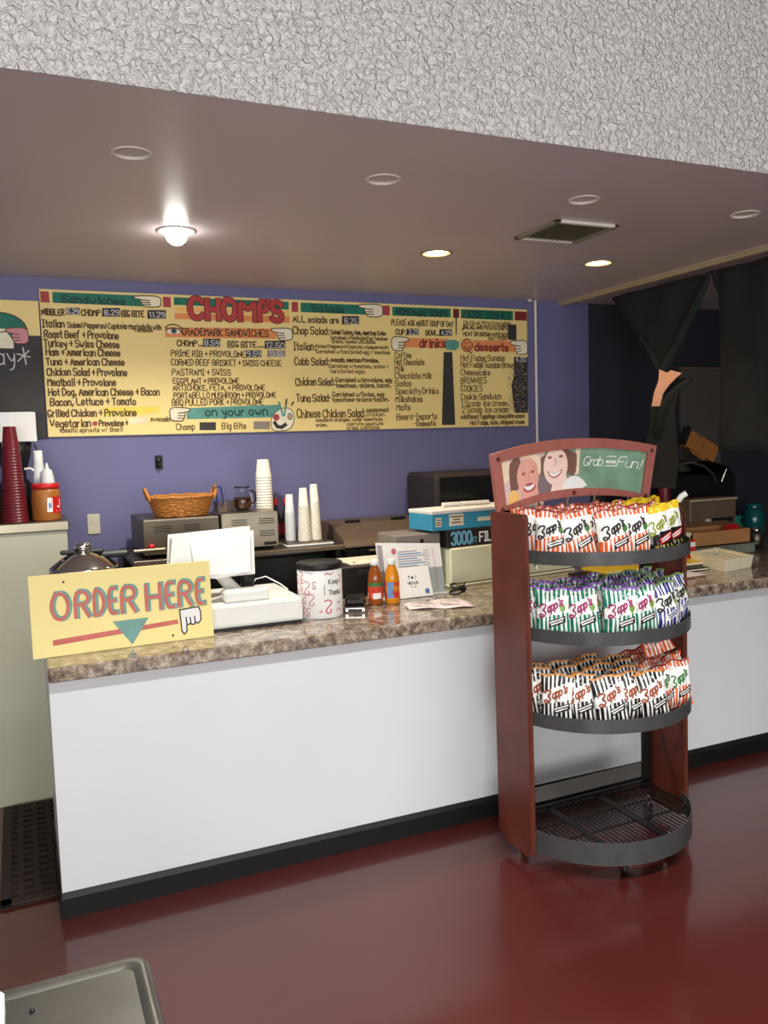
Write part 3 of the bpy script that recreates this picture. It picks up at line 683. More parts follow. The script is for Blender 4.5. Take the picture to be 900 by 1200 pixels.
for k in range(9):
    z = 1.225 - k * .012; y = 3.286 - k * .0052; x = .66 + (k % 3) * .012
    ribbon(b, [[(x + j * .012, z + random.uniform(-.003, .003)) for j in range(5 + k % 4)]], .0012, lambda p, y=y: (p[0], y - .001, p[1]), 'squiggle_grey')
b.build('faint_writing', t)
b = MB(); b.tube([(.70, 3.31, 1.11), (.74, 3.325, 1.06), (.79, 3.33, 1.0)], [.022, .024, .028], 'white_plastic', 14); b.build('arm', t)
b = MB(); b.lathe(.79, 3.335, [(.001, .989), (.075, .989), (.075, .996), (.06, 1.003), (.001, 1.005)], 'white_plastic', 24); b.build('foot', t)
b = MB(); b.tube([(.86, 3.40, .994), (.9, 3.44, 1.03), (.94, 3.42, 1.04), (.985, 3.36, 1.012), (1.004, 3.32, .993)], .003, 'white_plastic'); tag(b.build('cable'), 'thin white cable looping over the cash drawer', 'cable')

# tip can
t = thing('tip_can', 'white paper-wrapped can with pink squiggles and black lid', 'tip jar', (1.12, 3.245, ZT))
cx, cy, cr = 1.12, 3.245, .0925
b = MB(); b.lathe(cx, cy, [(.001, ZT + .0005), (cr - .003, ZT + .0005), (cr, ZT + .005), (cr, 1.088), (cr - .004, 1.092), (.001, 1.092)], 'white_paper', 40); b.build('can_body', t)
b = MB(); b.lathe(cx, cy, [(cr + .001, 1.084), (cr + .003, 1.088), (cr + .003, 1.108), (cr - .004, 1.112), (cr - .012, 1.109), (.001, 1.109)], 'black_plastic', 40); b.build('lid', t)
def can(e): return lambda p: (cx + (cr + e + ex(p)) * math.sin((p[0]) / cr - .33), cy - (cr + e + ex(p)) * math.cos((p[0]) / cr - .33), ZT + p[1])
b = MB()
SW = [(0, .9), (.5, 1), (.9, .8), (.6, .55), (.25, .4), (.1, .15), (.4, 0), (.8, .1), (.7, .3)]
def sw(x, z, s, fl=1): return chaikin([(x + fl * (p[0] - .5) * s * .62, z + p[1] * s) for p in SW], 2)
Q = [sw(-.085, .155, .04), sw(-.088, .115, .035, -1), sw(-.055, .10, .058), sw(-.025, .125, .03, -1), sw(-.072, .062, .045), sw(-.035, .055, .05), sw(-.08, .02, .035), sw(-.055, .012, .035, -1), sw(.098, .145, .03), sw(-.12, .08, .04), sw(-.12, .14, .04, -1), sw(.13, .1, .04)]
ribbon(b, Q, .0034, can(.0008), 'squiggle')
ribbon(b, [sw(.035, .022, .058)], .006, can(.0008), 'squiggle'); ribbon(b, [chaikin([(.02, .182), (.032, .19), (.045, .18), (.058, .187)], 2), chaikin([(.075, .06), (.085, .068), (.095, .058)], 2), chaikin([(.07, .03), (.083, .04), (.1, .028)], 2), chaikin([(-.005, .035), (.0, .028), (.006, .037)], 1)], .004, can(.0008), 'squiggle')
ribbon(b, text('Keep', .036, .142, .05, .02, 1), .0026, can(.0009), 'ink_black'); ribbon(b, text('Thanks', .036, .098, .06, .02, 1), .0026, can(.0009), 'ink_black')
ribbon(b, [[(.018, .135), (.018, .115)], [(.018, .145), (.018, .142)], [(.018, .1), (.018, .112)]], .0025, can(.0009), 'ink_black'); b.build('lettering', t)

# stapler-like black and silver card printer
t = thing('stapler', 'black and silver stapler lying right of the tip can', 'stapler', (1.33, 3.27, ZT))
M = Matrix.Translation((1.292, 3.285, ZT)) @ Matrix.Rotation(-.40, 4, 'Z')
b = MB(); b.box(-.045, .045, -.085, .07, .001, .026, 'chrome', .006, M); b.build('base', t)
b = MB(); b.box(-.043, .043, -.05, .068, .0265, .056, 'black_plastic', .008, M); b.build('top_shell', t)
b = MB(); b.box(-.030, .030, -.0865, -.0853, .006, .017, 'black_plastic', 0, M); b.build('slot', t)

# two juice bottles
def bottle(x, y, label, jm, low):
    t = thing('juice_bottle', label, 'bottle', (x, y, ZT), 'juice bottles on the counter')
    r = .0325
    b = MB(); b.lathe(x, y, [(.001, ZT + .0005), (r - .004, ZT + .0005), (r, ZT + .008), (r, ZT + .03), (r - .001, ZT + .085), (r, ZT + .105), (r, ZT + .118), (r - .006, ZT + .145), (.019, ZT + .163), (.0155, ZT + .172), (.0155, ZT + .18)], jm, 28); b.build('bottle_body', t)
    b = MB(); b.lathe(x, y, [(.0185, ZT + .176), (.019, ZT + .178), (.019, ZT + .198), (.0165, ZT + .201), (.001, ZT + .201)], 'white_plastic', 28); b.build('cap', t)
    b = MB()
    def mf(a, k):
        u = k / 28.0
        if low: return ('label_green' if a == 2 else ('label_red' if a == 1 else ('white_paper' if (k % 9) < 5 else 'label_red')))
        return 'label_blue' if 16 <= k < 20 else ('label_red' if a != 1 else 'juice_orange')
    b.lathe(x, y, [(r + .0006, ZT + .03), (r + .0006, ZT + .055), (r + .0006, ZT + .083), (r + .0006, ZT + .1)], 'label_red', 28, mf=mf); b.build('wrap_label', t)
    b = MB(); fn = lambda p: (x + (r + .0012) * math.sin(p[0] / r - .42), y - (r + .0012) * math.cos(p[0] / r - .42), ZT + p[1])
    if low: b.face([fn(p) for p in ((-.012, .034), (.016, .030), (.02, .05), (-.016, .052))], 'white_paper'); b.face([fn(p) for p in ell(.004, .066, .015, .010)], 'red_plastic')
    else: b.face([fn(p) for p in ell(.014, .055, .012, .014)], 'red_plastic'); b.face([fn(p) for p in ((-.022, .035), (-.004, .035), (-.004, .08), (-.022, .084))], 'label_blue')
    b.build('printed_fruit', t)
bottle(1.405, 3.33, 'plastic bottle of dark apple juice, left of the two juice bottles', 'juice_apple', True)
bottle(1.475, 3.305, 'plastic bottle of orange juice, right of the two juice bottles', 'juice_orange', False)

# menu holder, menus card, papers, cable coil
t = thing('menu_holder', 'clear acrylic stand holding a printed sheet behind the juice bottles', 'menu stand', (1.62, 3.42, ZT))
def mh(e): return lambda p: (1.478 + p[0] * 1.0, 3.435 + .05 * p[1] / .25 - .02 * p[0] - e - ex(p), ZT + .001 + p[1])
b = MB(); b.prism([(0, 0), (.325, 0), (.325, .225), (0, .25)], lambda p, s: mh(-s)(p), 'white_paper', 0, .002); b.build('printed_sheet', t)
b = MB(); b.prism([(-.003, 0), (.328, 0), (.328, .12), (-.003, .12)], lambda p, s: mh(.002 - s)(p), 'glass', 0, .0012); b.prism([(0, 0), (.325, 0), (.325, .003), (0, .003)], lambda p, s: (mh(0)(p)[0], 3.39 + s, ZT + .001 + p[1]), 'clear_plastic', 0, .1); b.build('acrylic_stand', t)
b = MB()
for k in range(16):
    z = .2 - k * .011
    ribbon(b, [[(.105, z), (.20 + .02 * (k % 3), z)]], .0045, mh(.0008), 'label_blue' if k % 2 else 'squiggle_grey'); ribbon(b, [[(.235, z), (.262, z)]], .003, mh(.0008), 'squiggle_grey')
b.face([mh(.0008)(p) for p in ((.278, .02), (.295, .02), (.292, .21), (.278, .212))], 'paper_pink'); b.face([mh(.0008)(p) for p in ell(.085, .205, .012, .014)], 'squiggle'); b.face([mh(.0006)(p) for p in ((.005, .02), (.03, .02), (.03, .235), (.005, .24))], 'squiggle_grey'); b.build('print', t)
t = thing('menus_card', 'white MENUS leaflet with fork and knife print leaning on the acrylic stand', 'leaflet', (1.62, 3.39, ZT))
def mc(e): return lambda p: (1.545 + p[0], 3.368 + .045 * p[1] / .12 - e - ex(p), ZT + .0035 + p[1])
b = MB(); b.prism([(0, 0), (.165, 0), (.165, .13), (0, .13)], lambda p, s: mc(-s)(p), 'white_paper', 0, .004); b.build('card', t)
b = MB(); ribbon(b, text('MENUS', .048, .057, .052, .011, 0, 0), .0022, mc(.0008), 'ink_black'); ribbon(b, text('for you', .058, .044, .03, .006, 0, 0), .001, mc(.0008), 'ink_black')
b.face([mc(.0008)(p) for p in chaikin([(.074, .078), (.067, .087), (.070, .092), (.074, .089), (.078, .092), (.081, .087), (.074, .078)], 1)], 'ink_black')
ribbon(b, [[(.058, .078), (.058, .09)], [(.055, .094), (.055, .09), (.061, .09), (.061, .094)], [(.058, .09), (.058, .095)], [(.09, .078), (.09, .094), (.093, .09), (.09, .085)]], .002, mc(.0008), 'ink_black')
b.face([mc(.0008)(p) for p in ((.128, .012), (.149, .012), (.149, .033), (.128, .033))], 'label_blue'); ribbon(b, [[(.131, .018), (.146, .018)], [(.131, .026), (.146, .026)]], .003, mc(.0014), 'blue_wire'); b.build('print', t)
t = thing('flyer', 'crumpled pinkish printed flyer lying flat in front of the MENUS leaflet', 'paper', (1.6, 3.1, ZT))
b = MB(); rows = []
for j in range(9):
    v = j / 8
    rows.append([(1.478 + .27 * u + .02 * v - .02 * (1 - v) * (1 - u) * 0, 3.235 - .26 * (1 - v) * (.35 + .65 * u) * (1 - .25 * u) + .0 * u, ZT + .002 + .006 * math.sin(6 * u + 4 * v) ** 2 + .004 * v) for u in [i / 10 for i in range(11)]])
b.grid(rows, 'paper_pink'); b.build('sheet', t, solid=.0008)
b = MB()
for j in range(7):
    for s in (0, 1):
        u0, u1 = (.1, .45) if s == 0 else (.52, .9); v = .2 + j * .1
        pt = lambda u, v=v: (1.478 + .27 * u + .02 * v, 3.235 - .26 * (1 - v) * (.35 + .65 * u) * (1 - .25 * u), ZT + .0032 + .006 * math.sin(6 * u + 4 * v) ** 2 + .004 * v)
        b.grid([[pt(u0 + (u1 - u0) * i / 6) for i in range(7)], [(lambda q: (q[0], q[1] + .006, q[2]))(pt(u0 + (u1 - u0) * i / 6)) for i in range(7)]], 'squiggle_grey')
b.build('print', t)
t = thing('cable_coil', 'small coil of dark shiny cable beside the acrylic stand', 'cable', (1.80, 3.30, ZT))
b = MB(); pts = []
for k in range(70):
    a = k * .36; pts.append((1.80 + .034 * math.cos(a) * (1 + .15 * math.sin(k)), 3.30 + .03 * math.sin(a), ZT + .008 + .0009 * k * .6 + .008 * (1 + math.sin(a * 1.3))))
b.tube(pts, .0042, 'dark_metal', 6); b.build('coil', t)
b = MB(); b.box(1.785, 1.815, 3.275, 3.29, ZT + .035, ZT + .058, 'steel', .004); b.build('plug', t)

# cream bin, film boxes, dark microwave
t = thing('cream_bin', 'large glossy cream plastic bin on the worktop under the film boxes', 'bin', (2.1, 3.62, ZT))
b = MB(); M = Matrix.Translation((1.872, 3.50, ZT)) @ Matrix.Rotation(.13, 4, 'Z'); b.box(0, .8, 0, .24, .004, .192, 'cream_box', .008, M); b.build('bin_body', t)
b = MB(); b.box(-.006, .806, -.006, .246, .001, .014, 'cream_box', .003, M); b.box(.001, .799, -.002, .24, .015, .019, 'ink_black', 0, M); b.build('rim', t)
t = thing('film_box', 'black plastic-film box marked 3000 ft, lying on the cream bin', 'box', (2.1, 3.62, 1.08))
MF = Matrix.Translation((1.86, 3.505, 1.0785)) @ Matrix.Rotation(.13, 4, 'Z')
b = MB(); b.box(0, .62, 0, .2, 0, .086, 'film_black', .003, MF); b.build('carton', t)
def fb(e): return lambda p: tuple(MF @ Vector((p[0], -e - ex(p), p[1])))
b = MB(); ribbon(b, text('3000', .026, .014, .118, .058, 2, 0, gap=1.2), .012, fb(.001), 'film_text'); ribbon(b, text('FT', .152, .014, .024, .026, 0, 0), .005, fb(.001), 'film_text'); ribbon(b, text('FILM', .195, .018, .1, .044, 0, 0), .009, fb(.001), 'white_paper'); b.build('lettering', t)
t = thing('blue_box', 'light blue carton with white lid edge on top of the film box', 'box', (2.1, 3.62, 1.165))
MG = Matrix.Translation((1.775, 3.495, 1.1655)) @ Matrix.Rotation(.13, 4, 'Z')
b = MB(); b.box(0, .70, 0, .2, 0, .078, 'film_blue', .003, MG); b.build('carton', t)
b = MB(); b.box(-.002, .702, -.002, .202, .0785, .098, 'white_paper', .004, MG); b.build('lid', t)
fg = lambda p: tuple(MG @ Vector((p[0], -.001, p[1]))); fh = lambda p: tuple(MG @ Vector((p[0], -.0018 - ex(p), p[1])))
for x0, x1, z0, z1, m, ls in ((.10, .185, .018, .074, 'b_white', ((.062, .108, .178), (.048, .125, .16), (.034, .115, .17))), (.02, .055, .02, .062, 'b_white', ((.052, .025, .05), (.04, .027, .048), (.03, .025, .05))), (.27, .36, .03, .05, 'cream_box', ())):
    b = MB(); b.face([fg(p) for p in ((x0, z0), (x1, z0), (x1, z1), (x0, z1))], m)
    for z, a0, a1 in ls: ribbon(b, [[(a0, z), (a1, z)]], .005, fh, 'ink')
    b.build('printed_label', t)
mat('microwave_shell', (52, 44, 46), rough=0.5, var=0.1)
t = thing('microwave', 'dark microwave on the back table behind the blue carton', 'microwave', (2.15, 4.15, 1.16))
b = MB(); b.box(2.06, 2.62, 4.0, 4.38, 1.1665, 1.415, 'microwave_shell', .02); b.build('case', t)
b = MB(); b.box(2.08, 2.47, 3.992, 4.001, 1.185, 1.395, 'screen_dark', .004); b.build('door', t)
b = MB(); b.box(2.49, 2.60, 3.994, 4.001, 1.19, 1.39, 'dark_metal', .003); b.build('control_panel', t)
for i, (x0, x1) in enumerate(((2.055, 2.15), (2.158, 2.32))):
    s = thing('light_strip', ('short' if i == 0 else 'long') + ' white plastic strip lying on the blue carton in front of the microwave', 'strip', ((x0 + x1) / 2 - .25, 3.66, 1.264))
    xx0 = x0 - .14; xx1 = x1 - .14
    b = MB(); b.box(xx0, xx1, 3.64, 3.665, 1.2640, 1.286, 'white_plastic', .003); b.build('strip_body', s)
    b = MB(); b.box(xx0 + .004, xx1 - .004, 3.638, 3.641, 1.268, 1.271, 'grey_box', 0); b.build('groove', s)

# ---------------------------------------------------------------- back table and what stands on it
t = thing('back_table', 'steel work table along the purple wall', 'table', (1.3, 4.1, 0))
b = MB(); b.box(.45, 1.47, 3.85, 4.42, 1.066, 1.092, 'dull_steel', .004); b.build('table_top', t)
for x in (.48, 1.44):
    for y in (3.88, 4.39):
        b = MB(); b.box(x - .017, x + .017, y - .017, y + .017, 0, 1.066, 'dark_metal', .004); b.build('leg', t)
t = thing('filler_block', 'black block added to darken the wall under the steel work table', 'cabinet', (.95, 4.2, 0))  # added block, raised to black out the wall below the table top
b = MB(); b.box(.52, 1.42, 4.0, 4.36, .001, 1.06, 'black_plastic', .01); b.build('case', t)
b = MB(); b.box(.96, .98, 3.972, 3.988, .5, .8, 'dark_metal', .003); b.build('handle', t)
b = MB()
for x in (.54, .975): b.box(x, x + .425, 3.988, 4.001, .03, 1.04, 'black_plastic', .006)
b.build('door', t)
TT = 1.092
def oven(x0, x1, z1, label, m):
    t = thing('toaster_oven', label, 'toaster oven', ((x0 + x1) / 2, 4.1, TT), 'toaster ovens on the steel table')
    b = MB(); yb = 4.33 if x0 < .8 else 4.15; b.box(x0, x1, 3.905, yb, TT + .014, z1, m, .004); b.build('case', t)
    for vx, vz in [(x0 + .05, .035), (x0 + .185, .035)] + ([(x0 + .185, .095)] if x0 > .8 else []):
        b = MB()
        for k in range(3): b.box(vx, vx + .075, 3.9035, 3.906, z1 - vz - k * .011, z1 - vz + .004 - k * .011, 'ink_black', 0)
        b.build('vent_slots', t)
    if x0 > .8:
        b = MB(); b.box(x0 + .205, x1 - .012, 3.9035, 3.906, TT + .022, TT + .038, 'ink_black', 0); b.build('name_plate', t)
    b = MB(); b.box(x0 + .006, x1 - .006, 3.902, 3.907, z1 - .008, z1 + .001, 'steel', .001); b.build('top_edge', t)
    for x in (x0 + .03, x1 - .03):
        for y in (3.94, yb - .04):
            b = MB(); b.lathe(x, y, [(.001, TT + .0005), (.013, TT + .0005), (.011, TT + .015), (.001, TT + .015)], 'black_plastic', 12); b.build('foot', t)
    if x0 < .8:
        b = MB(); M = Matrix.Translation((x0 + .035, 3.905, TT + .055)) @ Matrix.Rotation(PI / 2, 4, 'X'); b.lathe(0, 0, [(.001, .02), (.014, .02), (.016, 0), (.001, 0)], 'red_plastic', 14, M=M); b.build('knob', t)
        b = MB(); b.tube([(x0 - .05, 3.86, TT + .045), (x0 + .09, 3.86, TT + .045)], .009, 'steel', 10); b.tube([(x0 + .06, 3.86, TT + .045), (x0 + .06, 3.907, TT + .045)], .005, 'steel', 8); b.build('handle', t)
oven(.506, .858, 1.27, 'brown-steel toaster oven with the wicker basket on top', 'dull_steel')
oven(.866, 1.146, 1.276, 'bright steel toaster oven with vent slots, right of the basket oven', 'steel')

# wicker basket
t = thing('wicker_basket', 'shallow oval wicker basket with two loop handles on the left oven', 'basket', (.71, 4.06, 1.272))
b = MB(); bx, by = .712, 4.06
for k in range(9):
    f = k / 8; z = 1.277 + .086 * f; ax = .122 + .033 * f; ay = .085 + .025 * f; n = 48
    b.tube([(bx + ax * math.cos(2 * PI * i / n), by + ay * math.sin(2 * PI * i / n), z + .002 * math.sin(i * PI / 2 + k * PI)) for i in range(n)], .0062 if k < 8 else .009, 'wicker', 6, True)
b.lathe(bx, by, [(.001, 1.2725), (1, 1.2725), (1, 1.277), (.001, 1.277)], 'wicker', 32, sx=.12, sy=.083); b.build('woven_body', t)
b = MB()
for i in range(24):
    a = 2 * PI * i / 24; b.tube([(bx + .122 * math.cos(a), by + .085 * math.sin(a), 1.274), (bx + .155 * math.cos(a), by + .11 * math.sin(a), 1.362)], .004, 'wicker', 5)
b.build('stake', t)
for s in (-1, 1):
    b = MB(); b.tube([(bx + s * .152, by - .04, 1.35), (bx + s * .162, by - .034, 1.385), (bx + s * .168, by - .014, 1.405), (bx + s * .168, by + .014, 1.405), (bx + s * .162, by + .034, 1.385), (bx + s * .152, by + .04, 1.35)], .0075, 'wicker', 8); b.build('loop_handle', t)
# fry basket
t = thing('fry_basket', 'small wire fry basket with blue handle on top of the bright oven', 'wire basket', (.93, 4.1, 1.277))
b = MB(); z0 = 1.278
for k in range(6):
    z = z0 + .002 + k * .009
    b.tube([(.885, 4.04, z), (.965, 4.04, z), (.965, 4.14, z), (.885, 4.14, z)], .0018, 'steel', 5, True)
for k in range(7):
    x = .885 + k * .0133; b.tube([(x, 4.04, z0 + .048), (x, 4.04, z0), (x, 4.14, z0), (x, 4.14, z0 + .048)], .0014, 'steel', 5)
for k in range(5):
    y = 4.05 + k * .02; b.tube([(.885, y, z0 + .048), (.885, y, z0), (.965, y, z0), (.965, y, z0 + .048)], .0014, 'steel', 5)
b.build('wire_body', t)
b = MB(); b.tube([(.885, 4.035, z0 + .04), (.874, 4.03, z0 + .10), (.876, 4.028, z0 + .122), (.888, 4.027, z0 + .127), (.899, 4.028, z0 + .12), (.908, 4.03, z0 + .07), (.912, 4.035, z0 + .03)], .0042, 'blue_wire', 8); b.build('handle', t)
# glass jug
t = thing('glass_jug', 'round glass jug half full of brown tea behind the bright oven', 'jug', (1.02, 4.09, 1.277))
b = MB(); P = [(.001, 1.278), (.03, 1.278), (.046, 1.29), (.05, 1.315), (.046, 1.345), (.037, 1.365), (.036, 1.385), (.04, 1.393)]
b.lathe(1.02, 4.09, P, 'glass', 28); b.build('glass_body', t, solid=.002)
b = MB(); b.lathe(1.02, 4.09, [(.001, 1.281), (.028, 1.281), (.043, 1.292), (.0465, 1.315), (.044, 1.34), (.001, 1.341)], 'tea', 28); b.build('tea', t)
b = MB(); b.tube([(1.058, 4.08, 1.375), (1.083, 4.075, 1.36), (1.083, 4.075, 1.32), (1.068, 4.08, 1.305)], .005, 'black_plastic', 8); b.build('handle', t)
# stacks of cups
def cupstack(name, x, y, z0, z1, r0, r1, label, m, n, group, tilt=0.0, lip=.0022, cat='cup stack'):
    """nested cups turned upside down: the wide rims at the bottom"""
    t = thing(name, label, cat, (x, y, z0), group)
    ch = min(.095, (z1 - z0) * .45); st = (z1 - z0 - ch) / max(1, n - 1)
    for k in range(n):
        pr = []; zb = z0 + k * st
        f = k / max(1, n - 1)
        R = r0 + (r1 - r0) * f
        pr = [(R * 1.0, zb + .0006), (R * 1.035, zb + .002), (R * 1.035, zb + .006), (R, zb + .007), (R * .74 if k == n - 1 else R * .985, zb + ch if k == n - 1 else zb + st)]
        if k == n - 1: pr += [(R * .70, zb + ch + .001), (.001, zb + ch - .002)]
        b = MB(); b.lathe(x + tilt * (zb - z0), y, pr, m, 24); o = b.build('cup', t)
    return t
cupstack('cup_stack', 1.168, 4.215, TT + .0, 1.522, .047, .041, 'tallest stack of white foam cups, right of the bright oven', 'cup_white', 24, 'cup stacks on the steel table')
t = thing('cup_tray', 'flat grey tray under the shorter white cup stacks', 'tray', (1.31, 4.0, TT))
b = MB(); b.box(1.185, 1.43, 3.90, 4.10, TT + .0005, TT + .012, 'clear_plastic', .004); b.box(1.19, 1.425, 3.905, 4.095, TT + .0122, TT + .018, 'dull_steel', .002); b.build('tray_body', t)
ZS = TT + .0185
cupstack('lid_stack', 1.245, 4.03, ZS, 1.345, .026, .024, 'stack of clear plastic lids left of the shorter white cups', 'clear_plastic', 22, 'cup stacks on the steel table')
cupstack('cup_stack', 1.302, 3.98, ZS, 1.376, .0325, .025, 'shorter white cup stack between the lids and the last stack', 'cup_white', 20, 'cup stacks on the steel table')
cupstack('cup_stack', 1.366, 4.0, ZS, 1.392, .0325, .024, 'rightmost white cup stack on the grey tray', 'cup_white', 21, 'cup stacks on the steel table')
for i, (x, y, lab) in enumerate(((1.243, 4.27, 'dark sauce bottle with red cap right beside the tallest cups'), (1.300, 4.28, 'dark sauce bottle with red cap behind the clear lid stack'))):
    t = thing('sauce_bottle', lab, 'bottle', (x, y, TT), 'sauce bottles on the steel table')
    b = MB(); b.lathe(x, y, [(.001, TT + .0005), (.024, TT + .0005), (.026, TT + .01), (.026, TT + .11), (.018, TT + .14), (.009, TT + .16), (.009, TT + .19)], 'black_plastic', 20); b.build('bottle_body', t)
    b = MB(); b.lathe(x, y, [(.011, TT + .185), (.0115, TT + .19), (.010, TT + .22), (.001, TT + .222)], 'red_plastic', 16); b.build('cap', t)
    b = MB(); b.lathe(x, y, [(.0264, TT + .03), (.0264, TT + .09)], 'maroon', 20); b.build('wrap_label', t)

# dark grill and grey carton
t = thing('flat_grill', 'wide dark grey grill unit on the back wall behind the menu stand', 'grill', (1.95, 4.2, 0))
b = MB(); b.box(1.50, 2.75, 3.93, 4.42, .10, 1.06, 'dark_metal', .01); b.build('body', t)
b = MB(); b.prism([(3.92, 1.06), (4.42, 1.06), (4.42, 1.165), (4.13, 1.165), (3.95, 1.10)], lambda p, s: (s, p[0], p[1]), 'brown_machine', 1.49, 2.76); b.build('hood', t, bevel=.012)
b = MB()
for k in range(2): b.box(1.6 + k * .27, 1.68 + k * .27, 4.16, 4.19, 1.1655, 1.18, 'dark_metal', .004)
b.build('hinge', t)
b = MB(); b.tube([(1.62, 3.905, 1.04), (2.6, 3.905, 1.04)], .011, 'steel', 10)
for x in (1.65, 2.57): b.tube([(x, 3.905, 1.04), (x, 3.94, 1.04)], .008, 'steel', 8)
b.build('handle_bar', t)
for x in (1.56, 2.69):
    for y in (3.98, 4.36):
        b = MB(); b.lathe(x, y, [(.001, 0), (.03, 0), (.026, .1), (.001, .1)], 'black_plastic', 14); b.build('leg', t)
t = thing('grey_carton', 'low grey carton with a dark hand slot behind the acrylic stand', 'box', (1.78, 3.66, ZT))
b = MB(); b.box(1.60, 1.84, 3.535, 3.75, ZT + .001, 1.155, 'grey_box', .006); b.build('carton', t)
b = MB(); b.box(1.73, 1.748, 3.533, 3.537, 1.10, 1.13, 'ink_black', 0); b.build('hand_slot', t)
t = thing('cutting_board', 'pale board lying on top of the dark box behind the juice bottles', 'board', (1.46, 3.62, 1.04))
b = MB(); b.box(1.375, 1.59, 3.545, 3.74, 1.0302, 1.043, 'b_white', .004); b.build('board_body', t)
b = MB(); b.lathe(1.40, 3.56, [(.001, 1.0432), (.01, 1.0432), (.01, 1.0438), (.001, 1.0438)], 'ink_black', 14); b.build('hang_hole', t)
t = thing('black_crate', 'black plastic crate on the counter under the pale board', 'crate', (1.46, 3.62, ZT))
b = MB(); b.box(1.32, 1.594, 3.53, 3.745, ZT + .001, 1.03, 'black_plastic', .006); b.build('crate_body', t)
b = MB(); b.box(1.40, 1.52, 3.526, 3.531, .985, 1.008, 'ink_black', .002); b.build('grip', t)

# steamer pan at the left
t = thing('steel_pan', 'steel pan with domed lid and black handle behind the order sign', 'pan', (.21, 3.45, ZT))
px, py = .215, 3.42
b = MB(); b.lathe(px, py, [(.001, ZT + .001), (.118, ZT + .001), (.125, ZT + .01), (.128, 1.135), (.132, 1.14), (.125, 1.14)], 'steel', 40); b.build('pan_body', t)
b = MB(); b.lathe(px, py, [(.133, 1.141), (.133, 1.147), (.125, 1.153), (.10, 1.172), (.06, 1.196), (.03, 1.206), (.001, 1.208)], 'chrome', 40); b.build('lid', t)
b = MB(); b.lathe(px, py, [(.001, 1.207), (.026, 1.207), (.03, 1.222), (.03, 1.232), (.022, 1.24), (.001, 1.24)], 'chrome', 24); b.build('lid_knob', t)
b = MB(); b.box(px - .085, px + .075, py - .018, py + .018, 1.198, 1.214, 'black_plastic', .006); b.box(px + .06, px + .17, py - .02, py + .02, 1.175, 1.2, 'black_plastic', .008); b.build('lid_clamp', t)

# ---------------------------------------------------------------- fridge at left and its load
t = thing('steel_fridge', 'tall cream-sided steel topped fridge cabinet left of the counter', 'fridge', (-.3, 4.2, 0))
b = MB(); b.box(-1.0, .19, 4.035, 4.425, .0, 1.238, 'fridge_paint', .004); b.build('case', t)
b = MB(); b.box(-1.01, .199, 4.024, 4.43, 1.2385, 1.282, 'steel', .004); b.build('steel_top', t)
FT = 1.2825
cupstack('cup_stack', -.022, 4.10, FT, 1.712, .056, .036, 'tall stack of maroon plastic cups on the fridge cabinet', 'maroon', 26, None)
t = thing('peanut_butter_jar', 'big peanut butter jar with red lid on the fridge cabinet', 'jar', (.108, 4.12, FT))
jx, jy = .112, 4.115
b = MB(); b.lathe(jx, jy, [(.001, FT + .0005), (.057, FT + .0005), (.062, FT + .008), (.062, FT + .125), (.058, FT + .140), (.054, FT + .146)], 'peanut', 36); b.build('jar_body', t)
b = MB(); b.lathe(jx, jy, [(.058, FT + .146), (.06, FT + .147), (.06, FT + .166), (.056, FT + .169), (.001, FT + .169)], 'red_plastic', 36); b.build('lid', t)
b = MB(); jf = lambda e: (lambda p: (jx + (.062 + e) * math.sin(p[0] / .062), jy - (.062 + e + ex(p)) * math.cos(p[0] / .062), FT + p[1]))
f1 = jf(.0006); b.grid([[f1((.02 + .075 * i / 12, .035 + .075 * j)) for i in range(13)] for j in (0, 1)], 'red_plastic'); f2 = jf(.0012)
b.face([f2(p) for p in ((.0, .042), (.024, .04), (.026, .104), (.004, .106))], 'white_paper'); b.face([f2(p) for p in ell(.013, .07, .006, .014)], 'label_blue')
ribbon(b, text('J', .05, .06, .014, .034, 1, 0), .005, f2, 'white_paper'); ribbon(b, [[(.046, .045), (.07, .046)]], .004, f2, 'white_paper'); b.build('wrap_label', t)
for i, (x, y, h, lab) in enumerate(((.092, 4.25, .335, 'taller white squeeze bottle with dark tip behind the peanut butter jar'), (.126, 4.182, .262, 'shorter pale squeeze bottle behind the peanut butter jar'))):
    t = thing('squeeze_bottle', lab, 'bottle', (x, y, FT), 'squeeze bottles on the fridge cabinet')
    r = .031 if i else .030; z = FT
    if i: P = [(.001, z + .0005), (r, z + .0005), (r, z + .17), (r * .95, z + .185), (r * .85, z + .205)]
    else: P = [(.001, z + .0005), (r, z + .0005), (r, z + .19), (r * .86, z + .23), (r * .68, z + .27)]
    b = MB(); b.lathe(x, y, P, 'clear_plastic', 24); b.build('bottle_body', t)
    b = MB()
    if i: b.lathe(x, y, [(r * .86, z + .2055), (r * .7, z + .225), (.008, z + .238), (.004, z + .262), (.001, z + .262)], 'clear_plastic', 20)
    else: b.lathe(x, y, [(r * .7, z + .2705), (r * .66, z + .318), (.012, z + .321), (.001, z + .321)], 'white_plastic', 20); b.tube([(x - .003, y, z + .318), (x - .006, y, z + .335), (x - .014, y, z + .352)], .0035, 'black_plastic', 8)
    b.build('nozzle', t)
t = thing('coffee_grinder', 'black coffee grinder behind the maroon cups with a white box on top', 'grinder', (-.02, 4.3, FT))
b = MB(); b.lathe(-.012, 4.335, [(.001, FT + .0005), (.075, FT + .0005), (.075, FT + .16), (.05, FT + .19), (.05, FT + .22), (.075, FT + .30), (.08, FT + .362), (.001, FT + .362)], 'black_plastic', 28); b.build('body', t)
b = MB(); b.tube([(.03, 4.245, FT + .235), (.055, 4.24, FT + .238), (.075, 4.24, FT + .225), (.085, 4.245, FT + .19)], .006, 'white_plastic', 8); b.build('handle', t)
t = thing('white_carton', 'plain white carton standing high on the coffee grinder', 'box', (.0, 4.33, FT + .363))
